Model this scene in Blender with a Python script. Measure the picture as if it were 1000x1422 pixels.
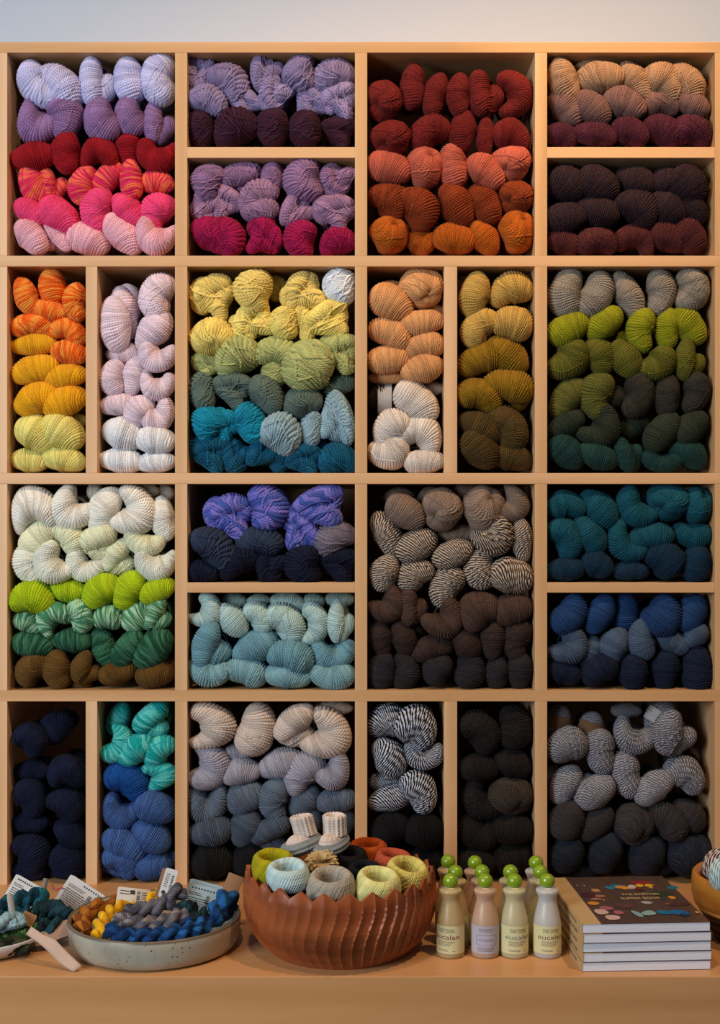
import bpy, bmesh, math, random
import numpy as np
from mathutils import Vector, Matrix, Euler
sc = bpy.context.scene
for o in list(bpy.data.objects): bpy.data.objects.remove(o)
C = sc.collection
# ---------------------------------------------------------------- camera, light, exposure
# metres; the shelf front stands at y = 0, the counter top at z = 0, the camera 2.1 m in front
F = 1750.0; DIST = 2.1; EYE = 0.605; HX, HY = 500.0, 725.0
cam = bpy.data.cameras.new('camera'); co = bpy.data.objects.new('camera', cam); C.objects.link(co)
co.location = (0, -DIST, EYE); co.rotation_euler = (math.pi/2, 0, 0)
cam.sensor_fit = 'VERTICAL'; cam.sensor_height = 36; cam.lens = 36*F/1422; cam.shift_y = (HY-711)/1422
cam.clip_start = .05
sc.camera = co
sc.view_settings.view_transform = 'Standard'; sc.view_settings.look = 'None'
sc.view_settings.gamma = 1; sc.view_settings.use_curve_mapping = False
sc.view_settings.exposure = -0.06
w = bpy.data.worlds.new('world'); sc.world = w; w.use_nodes = True
w.node_tree.nodes['Background'].inputs[0].default_value = (.55, .66, .85, 1)
w.node_tree.nodes['Background'].inputs[1].default_value = .11
def area(name, loc, aim, size, power, col, sy=None, spread=math.pi):
    l = bpy.data.lights.new(name, 'AREA'); l.energy = power; l.color = col; l.size = size; l.spread = spread
    if sy: l.shape = 'RECTANGLE'; l.size_y = sy
    o = bpy.data.objects.new(name, l); C.objects.link(o); o.location = loc
    o.rotation_euler = (Vector(aim)-Vector(loc)).to_track_quat('-Z', 'Y').to_euler()
def spot(name, loc, aim, power, col, ang=60, rad=.04, blend=.8):
    l = bpy.data.lights.new(name, 'SPOT'); l.energy = power; l.color = col; l.spot_size = math.radians(ang)
    l.spot_blend = blend; l.shadow_soft_size = rad
    o = bpy.data.objects.new(name, l); C.objects.link(o); o.location = loc
    o.rotation_euler = (Vector(aim)-Vector(loc)).to_track_quat('-Z', 'Y').to_euler()
area('window_light', (-2.0, -2.5, 1.2), (-.05, 0, .4), 1.2, 80, (.82, .91, 1), 1.5)
spot('ceiling_spot', (.85, -1.0, 2.45), (.45, 0, .85), 98, (1, .66, .36), 75, .05)
spot('ceiling_spot', (-.25, -1.15, 2.45), (-.2, 0, .6), 54, (1, .72, .46), 75, .05)
spot('ceiling_spot', (.42, -.55, 1.95), (.40, .0, 1.36), 17, (1, .62, .30), 38, .03)

# ---------------------------------------------------------------- helpers
def lin(c):
    if isinstance(c, str):
        c = [int(c[i:i+2], 16)/255 for i in (0, 2, 4)]
    return tuple((x/12.92 if x <= .04045 else ((x+.055)/1.055)**2.4) for x in c)
def P(px, py, y):
    """world point seen at photo pixel (px,py), at depth plane y"""
    Z = DIST + y
    return Vector(((px-HX)*Z/F, y, EYE-(py-HY)*Z/F))
def new_obj(name, me, parent=None):
    o = bpy.data.objects.new(name, me); C.objects.link(o)
    if parent: o.parent = parent
    return o
def bm_obj(name, bm, mat, parent=None, smooth=False, loc=None):
    me = bpy.data.meshes.new(name); bm.to_mesh(me); bm.free()
    if mat: me.materials.append(mat)
    if smooth: me.shade_smooth()
    o = new_obj(name, me, parent)
    if loc is not None: o.location = loc
    return o
def tag(o, label=None, cat=None, group=None, kind=None):
    if label: o['label'] = label
    if cat: o['category'] = cat
    if group: o['group'] = group
    if kind: o['kind'] = kind
    return o
def thing(name, label, cat, loc=(0,0,0), rz=0, group=None):
    o = bpy.data.objects.new(name, None); C.objects.link(o); o.location = loc; o.rotation_euler = (0,0,rz)
    o.empty_display_size = .02
    return tag(o, label, cat, group)
def box_bm(x0,x1,y0,y1,z0,z1,bev=0, bm=None, seg=2):
    b = bmesh.new()
    bmesh.ops.create_cube(b, size=1)
    for v in b.verts:
        v.co = Vector(((x0+x1)/2+v.co.x*(x1-x0), (y0+y1)/2+v.co.y*(y1-y0), (z0+z1)/2+v.co.z*(z1-z0)))
    if bev: bmesh.ops.bevel(b, geom=b.edges[:], offset=bev, segments=seg, affect='EDGES', profile=.6)
    if bm is None: return b
    me = bpy.data.meshes.new('t'); b.to_mesh(me); b.free(); bm.from_mesh(me); bpy.data.meshes.remove(me); return bm
def grid_mesh(V, uv=None, close_v=True, name='m'):
    """V: (nu,nv,3) -> list of verts, faces"""
    nu, nv = V.shape[:2]
    vs = V.reshape(-1,3); fs = []; 
    I = np.arange(nu*nv).reshape(nu,nv)
    a = I[:-1]; b = I[1:]
    if close_v:
        f = np.stack([a, np.roll(a,-1,1), np.roll(b,-1,1), b], -1).reshape(-1,4)
    else:
        f = np.stack([a[:,:-1], a[:,1:], b[:,1:], b[:,:-1]], -1).reshape(-1,4)
    return vs, f
def make_mesh(name, parts, smooth=True):
    """parts: list of (verts (n,3), faces (m,4), uv per vert (n,2))"""
    vs=[];fs=[];us=[];n=0
    for v,f,u in parts:
        vs.append(v); fs.append(f+n); us.append(u if u is not None else np.zeros((len(v),2))); n+=len(v)
    v=np.concatenate(vs); f=np.concatenate(fs); u=np.concatenate(us)
    me=bpy.data.meshes.new(name)
    me.vertices.add(len(v)); me.vertices.foreach_set('co', v.astype(np.float32).ravel())
    me.loops.add(len(f)*4); me.loops.foreach_set('vertex_index', f.astype(np.int32).ravel())
    me.polygons.add(len(f)); me.polygons.foreach_set('loop_start', np.arange(0,len(f)*4,4,dtype=np.int32))
    me.update(calc_edges=True)
    l=me.uv_layers.new(name='strand'); l.data.foreach_set('uv', u[f.ravel()].astype(np.float32).ravel())
    if smooth: me.shade_smooth()
    me.validate(); return me
def lathe(prof, n=48, name='m', bm=None):
    b = bm or bmesh.new(); rings=[]
    for r,z in prof:
        if r<1e-6: rings.append([b.verts.new((0,0,z))])
        else: rings.append([b.verts.new((r*math.cos(2*math.pi*i/n), r*math.sin(2*math.pi*i/n), z)) for i in range(n)])
    for A,B in zip(rings[:-1], rings[1:]):
        if len(A)==1 and len(B)==1: continue
        for i in range(n):
            j=(i+1)%n
            if len(A)==1: b.faces.new((A[0],B[j],B[i]))
            elif len(B)==1: b.faces.new((A[i],A[j],B[0]))
            else: b.faces.new((A[i],A[j],B[j],B[i]))
    bmesh.ops.recalc_face_normals(b, faces=b.faces[:])
    return b

# ---------------------------------------------------------------- materials
class NT:
    def __init__(s, name):
        s.m = bpy.data.materials.new(name); s.m.use_nodes=True; s.t=s.m.node_tree
        s.b=s.t.nodes['Principled BSDF']
    def n(s, typ, **kw):
        x=s.t.nodes.new(typ)
        for k,v in kw.items():
            if k.startswith('i_'): x.inputs[int(k[2:])].default_value=v
            else: setattr(x,k,v)
        return x
    def l(s, a, b): s.t.links.new(a,b)
    def math(s, op, a, b=None, c=None):
        x=s.n('ShaderNodeMath', operation=op)
        for i,v in enumerate((a,b,c)):
            if v is None: continue
            if isinstance(v,(int,float)): x.inputs[i].default_value=v
            else: s.l(v,x.inputs[i])
        return x.outputs[0]
    def mix(s, fac, a, b, blend='MIX'):
        x=s.n('ShaderNodeMix', data_type='RGBA', blend_type=blend)
        for i,v in ((0,fac),(6,a),(7,b)):
            if isinstance(v,(int,float)): x.inputs[i].default_value=v
            elif isinstance(v,tuple): x.inputs[i].default_value=(*v,1)[:4]
            else: s.l(v,x.inputs[i])
        return x.outputs[2]
    def noise(s, vec, scale, detail=3, rough=.5):
        x=s.n('ShaderNodeTexNoise'); x.inputs['Scale'].default_value=scale; x.inputs['Detail'].default_value=detail; x.inputs['Roughness'].default_value=rough
        if vec is not None: s.l(vec,x.inputs['Vector'])
        return x.outputs[0]
    def ramp(s, fac, stops):
        x=s.n('ShaderNodeValToRGB'); e=x.color_ramp.elements
        while len(e)<len(stops): e.new(.5)
        for el,(p,c) in zip(e,stops): el.position=p; el.color=(*c,1)
        s.l(fac,x.inputs[0]); return x.outputs[0]
    def bump(s, h, strength, dist=.001):
        x=s.n('ShaderNodeBump'); x.inputs['Strength'].default_value=strength; x.inputs['Distance'].default_value=dist
        s.l(h,x.inputs['Height']); s.l(x.outputs[0], s.b.inputs['Normal'])
    def set(s, **kw):
        for k,v in kw.items():
            s.b.inputs[k.replace('_',' ')].default_value=v
        return s
def wood(name, base, dark, axis='x', rough=.42, scale=1.0, contrast=.5):
    t=NT(name); tc=t.n('ShaderNodeTexCoord').outputs['Object']
    mp=t.n('ShaderNodeMapping'); t.l(tc,mp.inputs[0])
    s={'x':(1.2,16,16),'z':(16,16,1.2),'y':(16,1.2,16)}[axis]
    mp.inputs['Scale'].default_value=tuple(q*scale for q in s)
    a=t.noise(mp.outputs[0],1.6,6,.62)
    mp2=t.n('ShaderNodeMapping'); t.l(tc,mp2.inputs[0]); mp2.inputs['Scale'].default_value=tuple(q*scale*(9 if q>2 else 3) for q in s)
    f=t.noise(mp2.outputs[0],1.2,2,.5)
    w=t.n('ShaderNodeTexWave', wave_type='BANDS', bands_direction={'x':'Z','z':'X','y':'X'}[axis]); t.l(mp.outputs[0],w.inputs[0])
    w.inputs['Scale'].default_value=.25; w.inputs['Distortion'].default_value=9; w.inputs['Detail'].default_value=3; w.inputs['Detail Scale'].default_value=.6
    g=t.math('ADD', t.math('MULTIPLY',a,.65), t.math('MULTIPLY',w.outputs['Fac'],.35*contrast*2))
    col=t.ramp(g,[(.25,dark),(.62,base),(.95,tuple(min(1,x*1.08) for x in base))])
    col=t.mix(t.math('MULTIPLY',f,.22),col,tuple(x*.72 for x in base))
    blot=t.noise(tc,5,2,.5)
    col=t.mix(t.math('MULTIPLY',blot,.18),col,tuple(x*.8 for x in dark))
    t.l(col,t.b.inputs['Base Color']); t.set(Roughness=rough); t.b.inputs['Specular IOR Level'].default_value=.35
    t.bump(f,.08,.0005)
    return t.m
maple_h = wood('maple_horizontal', lin('deb183'), lin('c4935f'), 'x')
maple_v = wood('maple_vertical', lin('e2b88c'), lin('c99b69'), 'z')
maple_top = wood('maple_counter', lin('d6a06c'), lin('c08a56'), 'x', .36, 1.0, .2)
def plain(name, col, rough=.6, spec=.4, noise=0, **kw):
    t=NT(name)
    if isinstance(col,str): col=lin(col)
    if noise:
        tc=t.n('ShaderNodeTexCoord').outputs['Object']
        n=t.noise(tc,60,3,.6)
        t.l(t.mix(t.math('MULTIPLY',n,noise),col,tuple(x*.6 for x in col)),t.b.inputs['Base Color'])
    else: t.b.inputs['Base Color'].default_value=(*col,1)
    t.b.inputs['Roughness'].default_value=rough; t.b.inputs['Specular IOR Level'].default_value=spec
    t.set(**kw); return t.m
def yarn(name, col, kind='plain', col2=None, sheen=.25, fuzz=1.0):
    """UV.x counts strands across the wrap, UV.y runs along the strand (in cm)"""
    t=NT(name); uv=t.n('ShaderNodeUVMap', uv_map='strand').outputs[0]
    sep=t.n('ShaderNodeSeparateXYZ'); t.l(uv,sep.inputs[0]); u,v=sep.outputs[0],sep.outputs[1]
    oi=t.n('ShaderNodeObjectInfo').outputs['Random']
    wn=t.n('ShaderNodeTexWhiteNoise', noise_dimensions='2D')
    cmb=t.n('ShaderNodeCombineXYZ'); t.l(t.math('FLOOR',u),cmb.inputs[0]); t.l(oi,cmb.inputs[1]); t.l(cmb.outputs[0],wn.inputs['Vector'])
    rnd=wn.outputs['Value']
    c=lin(col) if isinstance(col,str) else col
    lum=.3*c[0]+.6*c[1]+.1*c[2]; q=min(1.12,(max(lum,.004)/.33)**.28); c=tuple(max(.001,min(.95,(lum+(x-lum)*1.10)*q)) for x in c); sheen=sheen*min(1,.15+lum*2)
    # plies wind around each strand
    ply=t.math('SINE', t.math('MULTIPLY', t.math('ADD', t.math('MULTIPLY',v,2.2), u), 6.2832))
    cv=t.n('ShaderNodeCombineXYZ'); t.l(t.math('MULTIPLY',u,.8),cv.inputs[0]); t.l(t.math('MULTIPLY',v,1.4),cv.inputs[1]); t.l(t.math('MULTIPLY',oi,40),cv.inputs[2])
    nz=t.noise(cv.outputs[0],1.0,3,.6)
    lo=tuple(x*.66 for x in c); hi=tuple(min(1,x*1.26+.004) for x in c)
    colr=t.mix(t.math('ADD',t.math('MULTIPLY',rnd,.55),t.math('MULTIPLY',nz,.45)),lo,hi)
    if kind=='marl':
        c2=lin(col2); f=t.math('FRACT', t.math('ADD', t.math('MULTIPLY',v,.8), t.math('ADD',t.math('MULTIPLY',u,.9),t.math('MULTIPLY',rnd,.35))))
        m=t.math('GREATER_THAN', f, .5)
        colr=t.mix(m,colr,tuple(c2))
    elif kind=='speck':
        c2=lin(col2); f=t.math('FRACT', t.math('ADD', t.math('MULTIPLY',v,1.1), t.math('ADD',t.math('MULTIPLY',u,.9),t.math('MULTIPLY',nz,1.2))))
        m=t.math('MULTIPLY', t.math('GREATER_THAN', f, .55), .75)
        colr=t.mix(m,colr,tuple(c2))
    elif kind=='var':
        c2=lin(col2)
        cv2=t.n('ShaderNodeCombineXYZ'); t.l(t.math('MULTIPLY',t.math('FLOOR',u),.9),cv2.inputs[0]); t.l(t.math('MULTIPLY',v,.16),cv2.inputs[1]); t.l(t.math('MULTIPLY',oi,70),cv2.inputs[2])
        n2=t.noise(cv2.outputs[0],1.0,1,.5)
        m=t.n('ShaderNodeMapRange'); t.l(n2,m.inputs[0]); m.inputs[1].default_value=.44; m.inputs[2].default_value=.6
        colr=t.mix(m.outputs[0],colr,tuple(c2))
    elif kind=='fleck':
        c2=lin(col2); f=t.noise(cv.outputs[0],7.0,1,.5)
        m=t.math('GREATER_THAN', f, .70)
        colr=t.mix(m,colr,tuple(c2))
    t.l(colr,t.b.inputs['Base Color'])
    t.b.inputs['Roughness'].default_value=.82; t.b.inputs['Specular IOR Level'].default_value=.18
    t.b.inputs['Sheen Weight'].default_value=sheen; t.b.inputs['Sheen Roughness'].default_value=.5
    t.b.inputs['Sheen Tint'].default_value=(*[min(1,x+.25) for x in c],1)
    h=t.math('ADD', t.math('MULTIPLY',ply,.5), t.math('MULTIPLY',nz,.8))
    t.bump(h,.7*fuzz,.0009)
    return t.m
# ---------------------------------------------------------------- setting: wall, counter, shelving
wall_m = NT('painted_wall'); _n=wall_m.noise(wall_m.n('ShaderNodeTexCoord').outputs['Object'],120,2,.5)
wall_m.b.inputs['Base Color'].default_value=(*lin('d3d8e0'),1); wall_m.set(Roughness=.85); wall_m.bump(_n,.05,.0006)
tag(bm_obj('wall_back', box_bm(-2.2,2.2,.34,.44,-.9,2.6), wall_m.m), kind='structure')
tag(bm_obj('floor', box_bm(-2.6,2.6,-4,.44,-1.0,-.9), wood('floor_boards',lin('8a6a4a'),lin('6a4c32'),'x')), kind='structure')
M = DIST/F
def X(px): return (px-HX)*M
def Zp(py): return EYE-(py-HY)*M
ct = thing('display_counter', 'long pale maple counter with thick front edge carrying the yarn shelves and the display bowls', 'counter', (0,-.2,0))
ct_top = bm_obj('counter_top', box_bm(-1.1,1.1,-.222,.535,-.16,0,.0014), maple_top, ct)
bm_obj('front_panel', box_bm(-1.1,1.1,-.2195,-.19,-.60,-.1605,.0008), maple_h, ct)
bm_obj('side_panel', box_bm(-1.1,-1.07,-.19,.535,-.9,-.1605,.0008), maple_v, ct)
bm_obj('side_panel', box_bm(1.07,1.1,-.19,.535,-.9,-.1605,.0008), maple_v, ct)
shelf = thing('cubby_shelf', 'pale maple cubby shelf filled with yarn skeins sorted by colour', 'shelf', (0,0,0))
DEP=.325; T=.0012
XP=[(-7,10),(243,260),(493,510),(743,760),(993,1010)]
YP=[(58,73),(355,370),(657,672),(959,974)]
EXT=260
def hb(x0,x1,y0,y1,name='horizontal_board',front=0.0):
    bm_obj(name, box_bm(X(x0),X(x1),front,DEP,Zp(y1),Zp(y0),.0007), maple_h, shelf)
def vb(x0,x1,z0,z1,front=0.0003,name='upright_board'):
    bm_obj(name, box_bm(X(x0),X(x1),front,DEP,z0,z1,.0007), maple_v, shelf)
hb(-7,1010,58,73); 
for a,b in YP[1:]: hb(-7,1010,a,b)
zs=[(Zp(355),Zp(73)),(Zp(657),Zp(370)),(Zp(959),Zp(672)),(0,Zp(974))]
for (a,b) in XP:
    for (z0,z1) in zs: vb(a,b,z0,z1)
for (a,b) in [(119,135),(617,635)]:
    for k in (1,3): vb(a,b,*zs[k],name='divider')
for (a,b,r0,r1) in [(260,493,204,219),(760,993,204,219),(260,493,809,823),(760,993,809,823)]:
    hb(a,b,r0,r1,'half_shelf',.0004)
bm_obj('back_panel', box_bm(X(-7),X(1010),DEP,DEP+.008,0,Zp(58)), maple_v, shelf)

# ---------------------------------------------------------------- yarn skeins
rng=np.random.default_rng(7)
def fnoise(seed):
    r=np.random.default_rng(seed); K=7
    a=r.normal(size=(K,2))*np.array([1.0,1.6]); ph=r.uniform(0,6.28,K); am=r.uniform(.4,1,K)
    def f(u,v):
        s=0
        for i in range(K): s=s+am[i]*np.sin(a[i,0]*u+a[i,1]*v+ph[i])
        return s/K*1.6
    return f
def strand_h(phase, seed):
    """rounded strand profile, each strand with its own height"""
    k=np.floor(phase); fr=phase-k
    hh=np.sqrt(np.clip(1-(2*fr-1)**2,0,1))
    jit=.70+.30*np.sin(k*12.9898+seed*4.1)
    return np.power(hh,.8)*jit
def bean(L, R, bend, N, slant, seed, wob=1.0, h=.95, nu=168, nv=44, depth=1.0, p=2.5, taper=0, lump=.06):
    """a bent plump bundle: spine in the x-z plane, strands wrapped across it. L full length, R half width"""
    nz=fnoise(seed); nl=fnoise(seed+50)
    tau=np.linspace(-1,1,nu)[:,None]; v=(np.linspace(0,2*np.pi,nv,endpoint=False))[None,:]
    t=np.sin(tau*np.pi/2)*.55+tau*.45
    ell=max(L-2*R*.55,.02)                       # spine length
    vf=np.where(v>np.pi, v-2*np.pi, v)           # v=0 faces the viewer
    N=N*1.12
    ph=N*(.5*tau+.5)+slant*vf/np.pi*2.0+wob*nz(tau*3.0,vf*1.2)+.3*nz(tau*9.0+2,vf*2.6)
    hh=strand_h(ph,seed)
    bund=np.abs(np.sin(np.pi*(ph/N*(3.3+seed%3)+.25*nl(tau*3,vf*1.5))))   # strands lie in a few thicker bundles
    rad=R*np.power(np.clip(1-np.abs(tau)**p,0,1),.5)
    rad=rad*(1+taper*tau)*(1+lump*nl(tau*2,vf))*(.975+.035*np.sqrt(bund))
    ws=(ell+2*R)/N
    edge=np.clip((1-np.abs(tau))*14,0,1)
    r=rad+(hh-.6)*ws*h*edge
    # v=0 -> toward viewer (-y); normal component sin v
    ny=-np.cos(v); nn=np.sin(v)                  # nn=+1 on the outer (arch) side
    b=max(bend,1e-3); rho=ell/b
    inner=np.clip(-nn,0,1); lim=min(1,.92*rho/R+.06)
    r_n=r*(1-inner*(1-lim))
    th=b/2*t
    sx=rho*np.sin(th); sz=rho*(np.cos(th)-1)
    endx=R*.55*np.sign(tau)*np.abs(t)**4
    sx=sx+endx*np.cos(th); sz=sz-np.abs(endx)*np.sin(np.abs(th))
    x=sx+r_n*nn*np.sin(th); z=sz+r_n*nn*np.cos(th)
    y=r*ny*depth
    V=np.stack([x+0*r,y,z+0*r],-1)
    vs,f=grid_mesh(V)
    uv=np.stack([ph, (vf*R*100/1.0*.9)+0*ph],-1).reshape(-1,2)*np.array([1,1.0])
    return vs,f,uv
def ball(R, N, seed, swirl=.8, dent=.35, nu=60, nv=200, tilt=(0,0), sx=1,sz=1, h=.9):
    """fan-gathered end of a skein: strands radiate from a pinch facing the viewer"""
    nz=fnoise(seed); nl=fnoise(seed+9)
    pol=np.linspace(.02,np.pi*.98,nu)[:,None]; az=np.linspace(0,2*np.pi,nv,endpoint=False)[None,:]
    ph=N*(az/(2*np.pi)+swirl*.06*np.sin(pol*1.5))+1.1*nz(pol*2,np.cos(az)*2)
    hh=strand_h(ph,seed)
    ws=2*np.pi*R*np.sin(pol)/N
    r=R*(1-dent*np.exp(-(pol/.30)**2)*1.2)*(1+.08*nl(pol*1.5,np.sin(az)*2)+.05*np.sin(3*az+seed)+.04*np.abs(np.sin(2.5*az+seed)))+ (hh-.6)*ws*h
    x=r*np.sin(pol)*np.cos(az)*sx; z=r*np.sin(pol)*np.sin(az)*sz; y=-r*np.cos(pol)*.95
    V=np.stack([x,y,z],-1)
    vs,f=grid_mesh(V)
    E=np.array(Euler((tilt[0],0,tilt[1])).to_matrix()); vs=vs@E.T
    uv=np.stack([ph+0*pol,pol*R*100+0*az],-1).reshape(-1,2)
    return vs,f,uv
def twist_body(R, length, N, seed, y0=0.0, nu=50, nv=40):
    """the twisted hank running back into the cubby"""
    s=np.linspace(0,1,nu)[:,None]; v=np.linspace(0,2*np.pi,nv,endpoint=False)[None,:]
    tw=s*5.0+seed
    lobe=.78+.30*np.abs(np.cos(v-tw))
    env=np.minimum(1,np.sqrt(np.clip((1-s)*7,0.0,1)))*(.85+.15*s)
    ph=N*s+3*v/(2*np.pi); hh=strand_h(ph,seed)
    r=R*lobe*env+(hh-.5)*.0016*env
    V=np.stack([r*np.cos(v),y0+s*length+0*v,r*np.sin(v)],-1)
    vs,f=grid_mesh(V)
    uv=np.stack([ph,v*R*100+0*s],-1).reshape(-1,2)
    return vs,f[:, ::-1],uv
def xf(part, ang=0, off=(0,0,0), sc=(1,1,1)):
    vs,f,uv=part; a=math.radians(ang); c,s=math.cos(a),math.sin(a)
    vs=vs*np.array(sc)
    x=vs[:,0]*c-vs[:,2]*s; z=vs[:,0]*s+vs[:,2]*c
    return np.stack([x+off[0],vs[:,1]+off[1],z+off[2]],-1),f,uv
from mathutils.bvhtree import BVHTree
def loose_strands(parts, n, rad, seed, nz_=26, nr=7):
    """single strands that stray across the surface, hugging it"""
    r=random.Random(seed+500); V=np.concatenate([p[0] for p in parts]); Fs=[];k=0
    for p in parts: Fs.append(p[1]+k); k+=len(p[0])
    bv=BVHTree.FromPolygons([tuple(v) for v in V],[tuple(int(i) for i in f) for f in np.concatenate(Fs)]); out=[]
    a0=r.uniform(0,math.pi)
    for q in range(n):
        a=a0+r.uniform(-.45,.45); c=Vector((r.uniform(-.34,.34),0,r.uniform(-.34,.34))); L=r.uniform(.35,.5); bow=r.uniform(-.22,.22); w=[]
        for i in range(nz_):
            t=-1+2*i/(nz_-1); x=c.x+L*t*math.cos(a)-bow*(1-t*t)*math.sin(a)+.02*math.sin(7*t+q); z=c.z+L*t*math.sin(a)+bow*(1-t*t)*math.cos(a)
            h=bv.ray_cast(Vector((x,-3,z)),Vector((0,1,0)))
            if h[0] is not None: w.append((x,h[0].y,z))
            elif w: break
        if len(w)<8: continue
        w=np.array(w); ky=np.array([1,2,3,2,1.])/9
        yp=np.pad(w[:,1],2,'edge'); w[:,1]=np.minimum(np.convolve(yp,ky,'valid'),w[:,1]+.01)-rad*.25
        T=np.gradient(w,axis=0); T/=np.linalg.norm(T,axis=1)[:,None]; A=np.cross(T,[0,1,0]); A/=np.linalg.norm(A,axis=1)[:,None]+1e-9; B=np.cross(A,T)
        v=np.linspace(0,2*np.pi,nr,endpoint=False); e=np.sqrt(np.clip(np.minimum(np.linspace(0,1,len(w)),np.linspace(1,0,len(w)))*12,.02,1))
        P_=w[:,None,:]+rad*e[:,None,None]*(A[:,None,:]*np.cos(v)[None,:,None]+B[:,None,:]*np.sin(v)[None,:,None])
        vs,f=grid_mesh(P_); uv=np.stack([q+.5+.0*P_[...,0],np.linspace(0,5,len(w))[:,None]+.1*v[None,:]],-1).reshape(-1,2)
        out.append((vs,f,uv))
    return out
def norm_mesh(name, parts, body=True, seed=0):
    """unit bounding box in x and z; front at y=-.5 of its half depth; body runs back"""
    allv=np.concatenate([p[0] for p in parts]); mn=allv.min(0); mx=allv.max(0); c=(mn+mx)/2; d=mx-mn
    ys=min(d[0],d[2])
    out=[]
    for v,f,u in parts:
        v=(v-c)/np.array([d[0],ys,d[2]]); out.append((v,f,u))
    if name.startswith('bulky'): out+=loose_strands(out,5,.024,seed+len(parts)*7)
    elif name in ('skein_f','skein_t','skein_k'): out+=loose_strands(out,2,.016,seed+60)
    if body:
        b=twist_body(.36,1.75,26,seed,0.05); out.append(b)
    return make_mesh(name,out)
PROTO={}
def proto():
    U=.033
    for i in range(4): PROTO.setdefault('s',[]).append(norm_mesh('skein_s',[bean(.080,U*.95,.35+.2*i,[17,19,18,20][i],[.8,-1.1,1.6,-.5][i]*1.3,10+i,taper=[.08,-.1,.05,-.05][i])],seed=i))
    for i in range(4): PROTO.setdefault('k',[]).append(norm_mesh('skein_k',[bean(.098,U*.88,1.15+.3*i,[21,22,20,23][i],[.5,-.9,1.2,-1.4][i],20+i,taper=[.12,-.12,.05,-.07][i])],seed=i+1))
    for i in range(3): PROTO.setdefault('c',[]).append(norm_mesh('skein_c',[bean(.128,U*.80,2.5+.3*i,[27,26,28][i],[.6,-.8,.9][i],30+i,nu=170,taper=[.15,-.15,.1][i])],seed=i+2))
    for i in range(3):
        a=bean(.082,U*.80,.5,18,[1.2,-1,1][i],40+i)
        b=xf(bean(.070,U*.70,.9,16,-.9,45+i,nu=100),-52,(-.012,.014,-.024))
        PROTO.setdefault('t',[]).append(norm_mesh('skein_t',[a,b],seed=i+3))
    for i in range(3):
        PROTO.setdefault('f',[]).append(norm_mesh('skein_f',[ball(U,36,50+i,[2.8,-3,3.2][i],.17,tilt=[(.55,.45),(-.6,.5),(.4,-.6)][i])],seed=i+4))
    # bulky yarn: fewer, thicker, looser strands
    for i in range(3): PROTO.setdefault('S',[]).append(norm_mesh('bulky_s',[bean(.084,U*.92,.6+.2*i,[12,13,11][i],[1.8,-2.2,2][i],60+i,wob=2.2,h=.75,lump=.11)],seed=i))
    for i in range(3): PROTO.setdefault('K',[]).append(norm_mesh('bulky_k',[bean(.100,U*.85,1.3+.35*i,[14,15,13][i],[1.4,-1.6,1.8][i],70+i,wob=2.3,h=.75,lump=.12)],seed=i))
    for i in range(3):
        a=bean(.088,U*.62,.7,13,[1.8,-1.6,2][i],80+i,wob=2.2,h=.75,lump=.1)
        b=xf(bean(.085,U*.60,.8,12,-1.7,85+i,wob=2.2,h=.75,lump=.1),-48,(-.004,.004,-.030))
        c=xf(bean(.066,U*.55,.8,10,1.3,88+i,wob=.8,h=.75,nu=90),65,(.016,.012,-.022))
        PROTO.setdefault('T',[]).append(norm_mesh('bulky_t',[a,b,c],seed=i))
    for i in range(3):
        a=xf(bean(.088,U*.60,1.1,12,[1.6,-1.6,1.8][i],90+i,wob=2.3,h=.8,lump=.14),28,(.0,-.004,.016))
        b=xf(bean(.086,U*.60,1.3,12,-1.7,93+i,wob=2.3,h=.8,lump=.14),-38,(.006,.0,-.014))
        c=xf(bean(.074,U*.55,1.6,10,1.3,96+i,wob=2.3,h=.8,lump=.12,nu=100),98,(-.022,.004,.0))
        d=xf(bean(.066,U*.60,.9,10,1.3,99+i,wob=2.3,h=.8,lump=.12,nu=100),60,(.024,.006,.0))
        PROTO.setdefault('H',[]).append(norm_mesh('bulky_h',[a,b,c,d],seed=i))
proto()
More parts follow.
